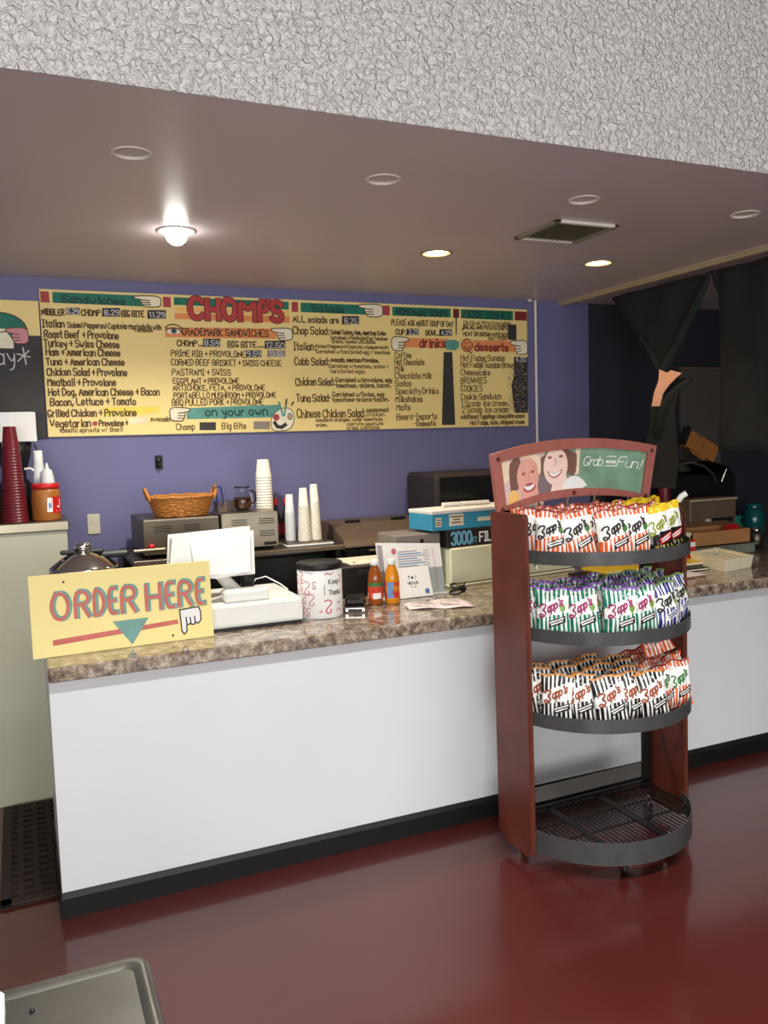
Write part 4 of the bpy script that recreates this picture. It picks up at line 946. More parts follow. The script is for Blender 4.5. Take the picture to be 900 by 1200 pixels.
b = MB(); b.box(-.18, .093, 4.265, 4.405, FT + .363, FT + .502, 'white_paper', .003); b.build('carton', t)
b = MB(); b.box(-.06, -.02, 4.263, 4.266, FT + .40, FT + .50, 'clear_plastic', 0); b.build('tape', t)
t = thing('spice_jar', 'brown jar with white printed label at the left edge of the fridge cabinet', 'jar', (-.11, 4.12, FT))
b = MB(); b.lathe(-.118, 4.14, [(.001, FT + .0005), (.04, FT + .0005), (.043, FT + .01), (.043, FT + .11), (.035, FT + .13), (.035, FT + .14)], 'tea', 24); b.build('jar_body', t)
b = MB(); b.lathe(-.118, 4.14, [(.037, FT + .14), (.037, FT + .165), (.001, FT + .166)], 'black_plastic', 24); b.build('lid', t)
b = MB(); b.lathe(-.118, 4.14, [(.0436, FT + .04), (.0436, FT + .085)], 'ink', 24); b.build('wrap_label', t)

# ---------------------------------------------------------------- steel table and dispenser nearest the camera
t = thing('steel_table', 'scuffed grey metal table corner nearest the camera', 'table', (-.3, .9, 0))
def rr(x0, x1, y0, y1, r, n=6):
    out = []
    for cx, cy, a in ((x1 - r, y1 - r, 0), (x0 + r, y1 - r, PI / 2), (x0 + r, y0 + r, PI), (x1 - r, y0 + r, PI * 1.5)):
        out += [(cx + r * math.cos(a + PI / 2 * k / n), cy + r * math.sin(a + PI / 2 * k / n)) for k in range(n + 1)]
    return out
b = MB(); rows = []
for d, z in ((.02, .722), (0, .726), (-.001, .742), (.004, .749), (.012, .751), (.019, .749), (.026, .745)):
    rows.append([(x, y, z) for x, y in rr(-.75 + d, .150 - d, .55 + d, 1.402 - d, .03 - min(d, .02) * .6)])
b.grid(rows, 'table_metal', closeu=True); b.face(rows[-1], 'table_metal'); b.face(rows[0][::-1], 'table_metal'); b.build('table_top', t)
for x in (-.68, .075):
    for y in (.62, 1.33):
        b = MB(); b.lathe(x, y, [(.016, 0), (.018, .01), (.018, .723), (.001, .723)], 'dark_metal', 14); b.build('leg', t)
b = MB(); b.box(-.66, .06, .96, .99, .69, .722, 'dark_metal', .003); b.build('crossbar', t)
b = MB(); b.lathe(-.03, 1.33, [(.001, .7452), (.004, .7452), (.004, .749), (.001, .75)], 'black_plastic', 10); b.build('bolt', t)
t = thing('napkin_dispenser', 'pale rounded napkin dispenser at the lower left corner on the metal table', 'dispenser', (-.13, 1.27, .7455))
b = MB(); b.box(-.20, -.066, 1.17, 1.34, .7455, .812, 'white_plastic', .02); b.build('case', t)
b = MB(); b.box(-.18, -.09, 1.2, 1.31, .8122, .815, 'white_paper', .001); b.build('napkins', t)

# ---------------------------------------------------------------- right end: drape, alcove, machines
t = thing('black_drape', 'black cloth drape hanging from the beige trim at the right', 'drape', (3.215, 3.0, ZC))
b = MB()
def dr(y, z): return (3.212 + .010 * math.sin(y * 19 + z * 6) + .006 * math.sin(y * 41), y, z)
# left wing of the cloth gathers into the knot, right wing hangs straight down
def strip(L, Rr, n=14, k=10):
    rows = []
    for i in range(n + 1):
        f = i / n; rows.append([dr(L[0][0] + (L[1][0] - L[0][0]) * f + ((Rr[0][0] + (Rr[1][0] - Rr[0][0]) * f) - (L[0][0] + (L[1][0] - L[0][0]) * f)) * j / k, L[0][1] + (L[1][1] - L[0][1]) * f + ((Rr[0][1] + (Rr[1][1] - Rr[0][1]) * f) - (L[0][1] + (L[1][1] - L[0][1]) * f)) * j / k) for j in range(k + 1)])
    b.grid(rows, 'black_cloth')
strip([(3.96, 2.39), (3.545, 1.93)], [(3.19, 2.39), (3.49, 1.93)]); strip([(3.19, 2.39), (3.14, 2.26)], [(3.10, 2.39), (3.10, 2.26)], 6, 4)
strip([(3.142, 2.39), (3.142, 1.50)], [(2.18, 2.39), (2.18, 1.50)], 16, 18)
b.build('cloth', t, solid=.004)
b = MB()
for P in ([(3.70, 2.13), (3.62, 2.05), (3.53, 1.93)], [(3.20, 2.36), (3.30, 2.22), (3.41, 2.07), (3.515, 1.93)]):
    b.tube([(3.198, y, z) for y, z in P], [.012, .02, .022, .03][:len(P)], 'black_cloth', 8)
b.build('fold', t)
t = thing('hanging_garment', 'black garment with pale pink lining hanging under the drape knot', 'garment', (3.2, 3.5, 1.95))
gm = [(3.636, 1.775), (3.609, 1.741), (3.549, 1.739), (3.523, 1.801), (3.465, 1.851), (3.403, 1.874), (3.313, 1.884), (3.342, 1.838), (3.403, 1.798), (3.422, 1.719), (3.409, 1.449), (3.44, 1.30), (3.693, 1.30), (3.678, 1.447), (3.623, 1.635)]
b = MB(); b.face([(3.2 + .012 * math.sin(9 * p[0] + 7 * p[1]), p[0], p[1]) for p in gm], 'black_cloth'); b.tube([(3.2, 3.32, 1.87), (3.2, 3.41, 1.83), (3.2, 3.50, 1.76), (3.2, 3.55, 1.60)], [.012, .022, .035, .04], 'black_cloth', 10); b.build('cloth', t, solid=.006)
pk = [(3.549, 1.94), (3.491, 1.916), (3.465, 1.928), (3.385, 1.907), (3.434, 1.88), (3.478, 1.852), (3.523, 1.81), (3.549, 1.743), (3.609, 1.746), (3.589, 1.819), (3.555, 1.881)]
b = MB(); b.face([(3.16, p[0] * .9875, 1.6 + (p[1] - 1.6) * .9875) for p in pk], 'skin_cloth'); b.build('pink_lining', t, solid=.005)
t = thing('grey_board', 'tall plain grey board leaning on the dark alcove wall', 'board', (4.35, YB, 1.28))
b = MB(); b.box(4.165, 4.53, YB - .03, YB - .004, 1.2, 2.03, 'grey_board', .003); b.build('board_body', t)
b = MB(); b.box(4.16, 4.535, YB - .033, YB - .002, 2.03, 2.04, 'cardboard_dark', .001); b.build('top_edge', t)

t = thing('espresso_machine', 'dark domed espresso machine in the dark alcove', 'coffee machine', (3.85, 4.15, ZT))
b = MB(); b.box(3.52, 4.25, 4.0, 4.38, ZT + .001, 1.33, 'black_plastic', .02); b.build('body', t)
b = MB(); rows = []
for i in range(13):
    a = PI * i / 12; rows.append([(3.885 - .33 * math.cos(a), y, 1.33 + .085 * math.sin(a)) for y in (4.02, 4.05, 4.33, 4.36)])
b.grid(rows, 'dark_metal'); b.build('dome', t, solid=.006)
b = MB(); b.tube([(3.72, 3.98, 1.395), (3.82, 3.965, 1.412), (3.93, 3.96, 1.38), (4.0, 3.96, 1.33), (4.02, 3.97, 1.28)], .010, 'chrome', 10); b.tube([(4.07, 3.96, 1.28), (4.10, 3.95, 1.36)], .007, 'chrome', 8); b.build('steam_pipe', t)
b = MB(); b.lathe(3.62, 3.985, [(.001, 1.385), (.02, 1.385), (.028, 1.36), (.03, 1.345), (.001, 1.345)], 'steel', 16, M=Matrix.Identity(4)); b.build('knob', t)
t = thing('syrup_bottle', 'dark red capped syrup bottle in front of the espresso machine', 'bottle', (3.68, 3.90, 1.2))
b = MB(); b.lathe(3.58, 3.93, [(.001, ZT + .001), (.035, ZT + .001), (.037, ZT + .36), (.034, ZT + .45), (.02, ZT + .50), (.001, ZT + .50)], 'maroon', 20); b.build('bottle_body', t)
b = MB(); b.lathe(3.58, 3.93, [(.024, ZT + .501), (.024, ZT + .53), (.001, ZT + .532)], 'red_plastic', 18); b.build('cap', t)
t = thing('brown_machine', 'brown boxy counter machine with a dark slot and pale knob', 'machine', (3.87, 3.87, ZT))
b = MB(); b.box(3.66, 4.03, 3.80, 3.92, ZT + .001, 1.198, 'brown_machine', .008); b.build('case', t)
b = MB(); b.box(3.83, 4.0, 3.797, 3.802, 1.045, 1.075, 'ink_black', .001); b.build('slot', t)
b = MB(); b.lathe(0, 0, [(.001, .03), (.015, .028), (.017, 0), (.001, 0)], 'beige_plate', 14, M=Matrix.Translation((3.785, 3.80, 1.06)) @ Matrix.Rotation(PI / 2, 4, 'X')); b.build('knob', t)
b = MB(); b.box(3.655, 4.035, 3.795, 3.802, 1.183, 1.193, 'beige_trim', .001); b.build('edge_strip', t)
t = thing('flattened_carton', 'tilted tan cardboard carton on top of the espresso machine', 'box', (4.1, 4.2, 1.4))
M = Matrix.Translation((4.12, 4.20, 1.50)) @ Matrix.Rotation(math.radians(27), 4, 'Y')
b = MB(); b.box(-.135, .135, -.03, .03, -.055, .06, 'copper', .002, M); b.build('carton', t)
b = MB(); b.prism([(-.135, .06), (-.135, -.05), (-.155, -.03), (-.155, .075)], lambda p, s: tuple(M @ Vector((p[0], s, p[1]))), 'film_black', -.03, .03); b.face([tuple(M @ Vector(p)) for p in ((-.09, -.0305, -.06), (.06, -.0305, -.058), (.05, -.034, -.078), (-.07, -.034, -.08))], 'copper'); b.build('flap', t, solid=.002)
b = MB(); b.face([tuple(M @ Vector(p)) for p in ((-.0, -.0306, -.02), (.012, -.0306, -.02), (.006, -.0306, .02), (-.003, -.0306, .015))], 'cardboard_dark'); b.build('tear', t)

t = thing('grey_tray', 'grey-green plastic tray under the open cardboard box', 'tray', (3.7, 3.6, ZT))
b = MB(); b.box(3.42, 3.93, 3.56, 3.72, ZT + .001, .942, 'tray_grey', .008); b.build('tray_body', t)
b = MB(); b.box(3.41, 3.94, 3.55, 3.73, .934, .944, 'tray_grey', .003); b.build('rim', t)
t = thing('cardboard_tray', 'open tan cardboard box on the grey-green tray', 'box', (3.7, 3.62, .945))
b = MB()
x0, x1, y0, y1, z0, z1 = 3.455, 3.905, 3.575, 3.715, .9455, 1.03
b.box(x0, x1, y0, y1, z0, z0 + .006, 'cardboard', 0)
b.box(x0, x1, y0, y0 + .006, z0, z1, 'cardboard', 0); b.box(x0, x1, y1 - .006, y1, z0, z1 + .012, 'cardboard', 0)
b.box(x0, x0 + .006, y0, y1, z0, z1, 'cardboard', 0); b.box(x1 - .006, x1, y0, y1, z0, z1, 'cardboard', 0); b.build('carton', t)
b = MB(); b.face([(x0, y0, z1), (x0, y1, z1 + .01), (x0 - .025, y1, z1 - .035), (x0 - .03, y0, z1 - .04)], 'cream_box'); b.face([(x0, y1, z1 + .01), (x1, y1, z1 + .01), (x1, y1 + .05, z1 + .03), (x0 + .05, y1 + .05, z1 + .03)], 'cardboard_dark'); b.build('flap', t, solid=.003)
for i, (x, lab, m) in enumerate(((3.83, 'red packet lying in the open cardboard box', 'red_plastic'),)):
    t = thing('snack_packet', lab, 'packet', (x, 3.645, .95))
    M = Matrix.Translation((x, 3.645, .988))
    b = MB(); b.box(-.05, .05, -.05, .05, -.034, .05, m, .02, M); b.build('packet_body', t)
    b = MB(); b.box(-.05, .05, -.004, .004, .05, .062, m, .002, M); b.build('crimp', t)
t = thing('red_box', 'small upright red box at the left end of the cardboard box', 'box', (3.36, 3.50, ZT))
b = MB(); b.box(3.31, 3.372, 3.46, 3.52, ZT + .028, ZT + .125, 'red_plastic', .003); b.build('carton', t)
b = MB(); b.box(3.315, 3.367, 3.458, 3.461, ZT + .09, ZT + .115, 'white_paper', 0); b.build('printed_label', t)
t = thing('blue_booklet', 'blue and white booklet behind the white perforated basket', 'booklet', (3.46, 3.53, ZT))
b = MB(); b.box(3.40, 3.58, 3.475, 3.545, ZT + .001, ZT + .03, 'white_paper', .003); b.build('pages', t)
b = MB(); b.box(3.40, 3.58, 3.473, 3.546, ZT + .0305, ZT + .034, 'blue_paper', .001); b.build('cover', t)
t = thing('yellow_book', 'yellow folder lying under the red box', 'folder', (3.1, 3.4, ZT))
b = MB(); b.box(2.66, 3.37, 3.33, 3.53, ZT + .014, ZT + .0275, 'yellow_book', .002); b.build('cover', t)
b = MB(); b.box(2.664, 3.366, 3.328, 3.331, ZT + .017, ZT + .024, 'white_paper', 0); b.build('pages', t)
t = thing('black_binder', 'black binder lying under the yellow folder', 'binder', (3.0, 3.32, ZT))
b = MB(); b.box(2.55, 3.25, 3.24, 3.50, ZT + .001, ZT + .0135, 'black_plastic', .003); b.build('cover', t)
b = MB(); b.box(2.56, 3.24, 3.238, 3.241, ZT + .004, ZT + .010, 'b_white', 0); b.build('pages', t)
t = thing('brown_folder', 'flat brown paper folder at the worktop edge before the binder', 'folder', (2.9, 3.12, ZT))
M = Matrix.Translation((2.84, 3.13, ZT)) @ Matrix.Rotation(.05, 4, 'Z')
b = MB(); b.box(-.26, .24, -.05, .06, .001, .008, 'brown_paper', .001, M); b.build('cover', t)
b = MB(); b.box(-.25, .242, -.045, .055, .0085, .011, 'paper_pink', 0, M); b.build('sheets', t)
# white perforated basket
t = thing('perforated_basket', 'small white perforated plastic basket on the right worktop', 'basket', (3.36, 3.28, ZT))
b = MB(); c0 = Vector((3.250, 3.135)); c1 = Vector((3.474, 3.178)); c3 = Vector((3.318, 3.432)); c2 = c1 + (c3 - c0)
cs = [c0, c1, c2, c3]; cen = (c0 + c2) / 2; H0, H1 = ZT + .001, ZT + .062
def bw(i, u, z, o=0.0):
    f = 1.0 + .07 * (z - H0) / (H1 - H0); p = cs[i] + (cs[(i + 1) % 4] - cs[i]) * u; p = cen + (p - cen) * (f + o); return (p.x, p.y, z)
b.face([bw(i, 0, H0 + .001) for i in range(4)], 'basket_cream')
for i in range(4):
    n = int((cs[(i + 1) % 4] - cs[i]).length / .0085); zs = [H0, H0 + .012, H0 + .018, H0 + .026, H0 + .032, H0 + .040, H0 + .046, H1]
    for k in range(len(zs) - 1):
        for j in range(n):
            solid = k % 2 == 0 or (j % 2 == (0 if k == 3 else 1)) or j in (0, n - 1)
            if solid: b.face([bw(i, j / n, zs[k]), bw(i, (j + 1) / n, zs[k]), bw(i, (j + 1) / n, zs[k + 1]), bw(i, j / n, zs[k + 1])], 'basket_cream')
b.build('basket_body', t, solid=.002)
b = MB(); rows = []
for o, z in ((0.0, H1 - .001), (.025, H1), (.025, H1 + .004), (0.0, H1 + .004)): rows.append([bw(i, u, z, o) for i in range(4) for u in (0, .5)])
b.grid(rows, 'basket_cream', closeu=True, smooth=False); b.build('rim', t)
def simple_bottle(name, label, cat, x, y, r, h, m, capm, neck=.45):
    t = thing(name, label, cat, (x, y, ZT))
    b = MB(); b.lathe(x, y, [(.001, ZT + .001), (r, ZT + .001), (r, ZT + h * .72), (r * .8, ZT + h * .8), (r * neck, ZT + h * .84), (r * neck, ZT + h * .9)], m, 28); b.build('bottle_body', t)
    b = MB(); b.lathe(x, y, [(r * neck * 1.2, ZT + h * .9), (r * neck * 1.2, ZT + h), (.001, ZT + h + .001)], capm, 24); b.build('cap', t)
simple_bottle('teal_bottle', 'tall dark teal bottle at the far right of the worktop', 'bottle', 4.52, 4.12, .072, .225, 'teal_bottle', 'teal_bottle', .62)
simple_bottle('green_jar', 'green lidded jar behind the open cardboard box', 'jar', 4.13, 3.92, .055, .18, 'teal_green', 'teal_green', .8)
simple_bottle('metal_shaker', 'grey metal shaker jar beside the right end of the tray', 'shaker', 4.06, 3.68, .045, .125, 'dull_steel', 'chrome', .5)

# ---------------------------------------------------------------- the snack rack
RX, RY = 2.025, 2.60
rack = thing('snack_rack', 'wheeled wooden snack rack with four curved shelves in front of the counter', 'display rack', (RX, RY, 0))
rack.rotation_euler = (0, -.011, 0)
RM = Matrix.Translation((RX, RY, 0)) @ Matrix.Rotation(-.011, 4, 'Y') @ Matrix.Translation((-RX, -RY, 0))
PX0, PX1, PF, PB = 1.648, 2.402, 2.505, 2.72
prof = [(PB, .075), (PB, 1.322), (PF + .02, 1.322), (PF + .004, 1.31), (PF - .002, 1.28), (PF, .10), (PF + .015, .068), (PF + .05, .06)]
prof = [(PB, .08), (PB, 1.322), (PF + .006, 1.322), (PF, 1.315), (PF, .062), (PF + .03, .05), (PB - .03, .05)]
for x0, x1, nm in ((PX0, PX0 + .022, 0), (PX1 - .022, PX1, 1)):
    b = MB()
    P = prof if nm == 0 else [(PB, .08), (PB, 1.322), (PF + .10, 1.322), (PF + .05, 1.305), (PF + .015, 1.265), (PF, 1.21), (PF, .062), (PF + .03, .05), (PB - .03, .05)]
    b.prism(P, lambda p, s: (s, p[0], p[1]), 'wood_red', x0, x1); b.build('side_panel', rack, bevel=.004)
AX0, AX1 = PX0 + .022, PX1 - .022
def arc(inset, n=40, y0=PF + .006, sag=.258):
    hw = (AX1 - AX0) / 2; r = (hw * hw + sag * sag) / (2 * sag); cxx = (AX0 + AX1) / 2; cyy = y0 - sag + r; a = math.asin(hw / r); rr_ = r - inset
    return [(max(AX0 + inset * .3, min(AX1 - inset * .3, cxx + rr_ * math.sin(-a + 2 * a * k / n))), cyy - rr_ * math.cos(-a + 2 * a * k / n)) for k in range(n + 1)]
def arc_y(x, inset=0):
    hw = (AX1 - AX0) / 2; sag = .258; r = (hw * hw + sag * sag) / (2 * sag) ; cxx = (AX0 + AX1) / 2; cyy = PF + .006 - sag + r; r -= inset
    return cyy - math.sqrt(max(0, r * r - (x - cxx) ** 2))
SH = [(1.150, 1.198), (.868, .916), (.553, .603), (.068, .153)]
for k, (z0, z1) in enumerate(SH):
    b = MB(); o = arc(0); i = arc(.004)
    for A, za, C, zb_ in ((o, z0, o, z1), (o, z1, i, z1), (i, z1, i, z0), (i, z0, o, z0)): b.grid([[(x, y, za) for x, y in A], [(x, y, zb_) for x, y in C]], 'band_metal'); b.build('shelf_band', rack)
    b = MB(); zz = z0 + (.006 if k < 3 else .05)
    n = 34
    for j in range(n + 1):
        x = AX0 + .008 + (AX1 - AX0 - .016) * j / n
        b.tube([(x, arc_y(x) + .004, zz), (x, PB - .02, zz)], .0022 if k < 3 else .0026, 'dark_metal', 5)
    for y in (PB - .02, PB - .14, PB - .26): 
        lo = [x for x in [AX0 + .002 + (AX1 - AX0 - .004) * q / 60 for q in range(61)] if arc_y(x) < y - .002]
        if lo: b.tube([(lo[0], y, zz - .005), (lo[-1], y, zz - .005)], .004, 'dark_metal', 6)
    if k < 3:
        b.tube([(x, y, zz + .0) for x, y in arc(.012)], .003, 'dark_metal', 5)
        b.box(AX0, AX1, PB - .016, PB - .012, z0, z0 + .05, 'dark_metal', 0)
    b.build('wire_shelf', rack)
# dark slats and rear rail of the bottom shelf
for x in (1.845, 2.085):
    b = MB(); b.box(x, x + .028, arc_y(x) + .02, PB - .03, .122, .127, 'black_plastic', .001); b.build('shelf_slat', rack)
b = MB(); b.box(AX0, AX1, PB - .02, PB - .008, .15, .21, 'grey_board', .002); b.box(AX0, AX1, PB - .03, PB - .02, .128, .138, 'dark_metal', .001); b.build('rear_rail', rack)
for x in (AX0 + .001, AX1 - .045):
    b = MB(); b.box(x, x + .044, PB - .03, PB - .018, .10, 1.33, 'black_plastic', .002)
    for k in range(22): b.box(x + .017, x + .025, PB - .0315, PB - .0295, .16 + k * .05, .185 + k * .05, 'ink_black', 0)
    b.box(x + .017, x + .025, PB - .032, PB - .030, .49, .505, 'white_plastic', 0) if x > 2 else None
    b.build('upright', rack)
for cx_, cy_ in ((1.935, 2.335), (2.17, 2.36), (1.72, 2.665), (2.30, 2.62)):
    b = MB(); b.lathe(0, 0, [(.001, -.011), (.016, -.011), (.024, -.007), (.025, 0), (.024, .007), (.016, .011), (.001, .011)], 'black_plastic', 20, M=Matrix.Translation((cx_, cy_, .0255)) @ Matrix.Rotation(PI / 2, 4, 'Y') @ Matrix.Rotation(.4, 4, 'X'))
    c = b.build('caster', rack)
    b = MB(); b.box(cx_ - .016, cx_ - .012, cy_ - .012, cy_ + .014, .02, .064, 'chrome', .002); b.box(cx_ + .012, cx_ + .016, cy_ - .012, cy_ + .014, .02, .064, 'chrome', .002); b.box(cx_ - .016, cx_ + .016, cy_ - .014, cy_ + .014, .058, .068, 'chrome', .002); b.lathe(cx_, cy_, [(.006, .068), (.006, .115)], 'chrome', 10); b.build('caster_fork', c)
b = MB(); b.tube([(PX1 - .01, PF + .03, 1.325), (PX1 + .0, PF + .02, 1.345), (PX1 + .015, PF + .01, 1.355)], .012, 'white_plastic', 10); b.tube([(PX1 - .01, PF - .004, 1.17), (PX1 - .012, PF - .006, 1.28), (PX1 - .018, PF + .02, 1.315)], .0035, 'wood_red', 6); b.build('corner_clip', rack)
b = MB(); b.tube([(AX0 + .015, arc_y(AX0 + .02) + .03, 1.15), (AX0 + .015, arc_y(AX0 + .02) + .02, 1.135), (AX0 + .03, arc_y(AX0 + .02) + .02, 1.133)], .003, 'chrome', 6); b.build('hook', rack)

# curved header with the printed picture
HY = 2.69
def quad(P, u):
    a, m, c = P; k = (m[0] * 2 - (a[0] + c[0]) / 2, m[1] * 2 - (a[1] + c[1]) / 2)
    return ((1 - u) ** 2 * a[0] + 2 * u * (1 - u) * k[0] + u * u * c[0], (1 - u) ** 2 * a[1] + 2 * u * (1 - u) * k[1] + u * u * c[1])
OT, OB = ((1.640, 1.541), (2.02, 1.588), (2.427, 1.543)), ((1.664, 1.312), (2.01, 1.361), (2.382, 1.322))
IT, IB = ((1.682, 1.511), (2.02, 1.548), (2.382, 1.517)), ((1.700, 1.344), (2.01, 1.392), (2.348, 1.350))
def loop(T, Bt, n=16): return [quad(T, k / n) for k in range(n + 1)] + [(T[2][0] + (Bt[2][0] - T[2][0]) * k / 6, T[2][1] + (Bt[2][1] - T[2][1]) * k / 6) for k in range(1, 6)] + [quad(Bt, 1 - k / n) for k in range(n + 1)] + [(Bt[0][0] + (T[0][0] - Bt[0][0]) * k / 6, Bt[0][1] + (T[0][1] - Bt[0][1]) * k / 6) for k in range(1, 6)]
b = MB(); o, i = loop(OT, OB), loop(IT, IB)
rows = [[(x, HY, z) for x, z in o], [(x, HY, z) for x, z in i], [(x, HY + .012, z) for x, z in i], [(x, HY + .022, z) for x, z in o], [(x, HY, z) for x, z in o]]
b.grid(rows, 'frame_pink', closeu=True, smooth=False); hd = b.build('header_frame', rack)
for x, z in ((1.668, 1.522), (2.40, 1.525), (1.682, 1.332), (2.365, 1.340), (2.01, 1.375)):
    b = MB(); b.lathe(0, 0, [(.0085, 0), (.0085, .003), (.006, .004), (.005, .002), (.001, .002)], 'wood_red', 14, M=Matrix.Translation((x, HY, z)) @ Matrix.Rotation(PI / 2, 4, 'X')); b.build('screw', hd)
for x in (1.86, 2.0, 2.13, 2.3):
    b = MB(); b.tube([(x, HY + .024, 1.16), (x, HY + .024, 1.40)], .006, 'chrome', 8); b.build('header_post', rack)
def po(e):
    def f(p):
        a, c = quad(IT, p[0]), quad(IB, p[0]); return (c[0] + (a[0] - c[0]) * p[1], HY + .010 - e - ex(p), c[1] + (a[1] - c[1]) * p[1])
    return f
mat('poster_green', (138, 174, 148), rough=0.35, var=0.35, scale=7); mat('p_pink', (232, 170, 156), rough=0.35, var=0.1, scale=30); mat('p_light', (250, 218, 204), rough=0.35, var=0.06, scale=30)
mat('p_hair', (128, 92, 82), rough=0.4, var=0.2); mat('p_blond', (240, 216, 190), rough=0.4); mat('p_dark', (128, 112, 116), rough=0.4); mat('p_lip', (178, 84, 84), rough=0.4); mat('p_yellow', (246, 196, 120), rough=0.4); mat('p_shade', (206, 140, 128), rough=0.4); mat('p_back', (222, 190, 186), rough=0.4)
b = MB(); N = 24
b.grid([[po(0)((k / N, v)) for k in range(N + 1)] for v in (0, .25, .5, .75, 1)], 'poster_green'); b.build('printed_sheet', rack)
b = MB()
def pf(P, m, e): b.face([po(e)((min(1, max(0, p[0])), min(1, max(0, p[1])))) for p in P], m)
pf([(0, 0), (.3, 0), (.3, 1), (0, 1)], 'p_back', .0006)
pf([(.24, 0), (.42, 0), (.42, .75), (.24, .9)], 'p_dark', .0008)
pf(chaikin([(.05, .2), (.05, .85), (.09, 1), (.14, 1), (.13, .3), (.05, .2)], 1), 'p_hair', .001)
pf(chaikin([(.13, 1), (.27, 1), (.275, .5), (.24, .45), (.2, .8), (.13, 1)], 1), 'p_blond', .0010)
pf([(.12, 0), (.25, 0), (.24, .3), (.13, .3)], 'p_pink', .0011); pf(chaikin([(.02, 0), (.03, .18), (.06, .3), (.1, .22), (.12, 0), (.02, 0)], 1), 'p_yellow', .0013)
pf(ell(.178, .48, .077, .46, 24), 'p_pink', .0015)
pf(ell(.02, .8, .05, .3, 16), 'p_blond', .0009)
pf(ell(.185, .22, .045, .11, 16, 0, 2 * PI), 'p_lip', .0018); pf(chaikin([(.145, .29), (.185, .25), (.225, .30), (.215, .2), (.185, .15), (.155, .19), (.145, .29)], 1), 'white_paper', .0021)
for x in (.148, .212): pf(ell(x, .58, .016, .045, 12), 'p_shade', .0018); pf(ell(x, .58, .009, .022, 10), 'p_hair', .0021)
ribbon(b, [chaikin([(.128, .67), (.15, .71), (.168, .67)], 1), chaikin([(.195, .68), (.213, .71), (.232, .66)], 1)], .007, po(.002), 'p_shade'); ribbon(b, [chaikin([(.18, .6), (.188, .42), (.178, .38), (.168, .42)], 1)], .005, po(.002), 'p_shade')
pf(chaikin([(.27, .45), (.275, 1), (.52, 1), (.525, .45), (.5, .3), (.46, .4), (.3, .4), (.27, .45)], 1), 'p_hair', .0010)
pf([(.34, 0), (.48, 0), (.45, .35), (.36, .35)], 'p_light', .0012); pf(chaikin([(.42, 0), (.44, .22), (.5, .34), (.56, .26), (.62, 0), (.42, 0)], 1), 'white_paper', .0016)
pf([(.505, .35), (.54, .35), (.545, 1), (.515, 1)], 'p_blond', .0009)
pf(ell(.375, .60, .085, .46, 24), 'p_light', .0014)
pf(chaikin([(.315, .52), (.365, .42), (.43, .54), (.41, .38), (.365, .3), (.33, .38), (.315, .52)], 1), 'p_lip', .0018); pf(chaikin([(.325, .49), (.365, .42), (.42, .51), (.40, .40), (.365, .34), (.335, .40), (.325, .49)], 1), 'white_paper', .0021)
for x in (.335, .412): pf(ell(x, .84, .017, .04, 12), 'p_shade', .0018); pf(ell(x, .84, .009, .02, 10), 'p_hair', .0021)
ribbon(b, [chaikin([(.37, .82), (.378, .66), (.365, .62), (.355, .65)], 1)], .005, po(.002), 'p_shade')
b.build('printed_faces', rack)
b = MB()
def um(P): return [[(p[0] / .68, p[1] / .16) for p in q] for q in P]
TX = text('Grab', .565 * .68, .56 * .16, .092, .036, 2, 0, .22, .5) + text('some', .725 * .68, .64 * .16, .044, .013, 1, 0, .2, .4) + text('Fun!', .80 * .68, .57 * .16, .112, .040, 2, 0, .22, .5)
TX += [[(.725 * .68, .56 * .16), (.795 * .68, .58 * .16)], [(.728 * .68, .80 * .16), (.79 * .68, .81 * .16)]]
g = po(.0024); ribbon(b, TX, .0042, lambda p: g((p[0] / .68, p[1] / .16, ex(p))), 'white_paper'); b.build('header_lettering', rack)

# ---------------------------------------------------------------- chip bags
mat('bag_white', (244, 242, 238), rough=0.28, var=0.04, scale=40, coat=.3); mat('bag_orange', (226, 92, 34), rough=0.28, var=0.15, scale=30, coat=.3); mat('bag_green', (26, 124, 96), rough=0.28, var=0.15, coat=.3)
mat('bag_blue', (34, 40, 130), rough=0.28, var=0.15, coat=.3); mat('bag_black', (30, 26, 26), rough=0.28, var=0.2, coat=.3); mat('bag_purple', (120, 50, 170), rough=0.3, var=0.1, coat=.3)
mat('bag_yellow', (240, 200, 40), rough=0.3, coat=.3); mat('bag_redcrimp', (150, 52, 34), rough=0.3, var=0.2, coat=.3); mat('bag_lime', (120, 160, 70), rough=0.3, coat=.3); mat('bag_gold', (222, 140, 50), rough=0.3, coat=.3)
mat('bag_red', (196, 44, 44), rough=0.3, coat=.3); mat('bag_text_purple', (150, 40, 96), rough=.4); mat('bag_text_brown', (150, 70, 40), rough=.4); mat('bag_text_green', (60, 120, 60), rough=.4); mat('bag_text_olive', (140, 150, 50), rough=.4)
BW, BH, BT = .122, .176, .024
def bag_pt(u, v, side, e=0.0, seed=0):
    e_ = max(0.0, 4 * u * (1 - u)) ** .6; vv = min(1, max(0, (v - .03) / .89)); tz = max(0.0, math.sin(PI * vv)) ** .55
    x = (u - .5) * BW * (1 - .07 * math.sin(PI * v)); th = BT * e_ * tz
    cr = .0028 * math.sin(17 * u + 9 * v + seed) * math.sin(11 * v - 6 * u + seed * 2) * min(1, 6 * tz)
    if v > .92: th = .001 + .003 * abs(math.sin(u * 16 + seed)); x += 0
    y = (-1 if side == 0 else .8) * th - cr
    return (x, y - e, v * BH - .010 * (1 - e_) * (1 if v < .2 else 0) * 0 - .004 * math.sin(u * 9 + seed) * (v > .9))
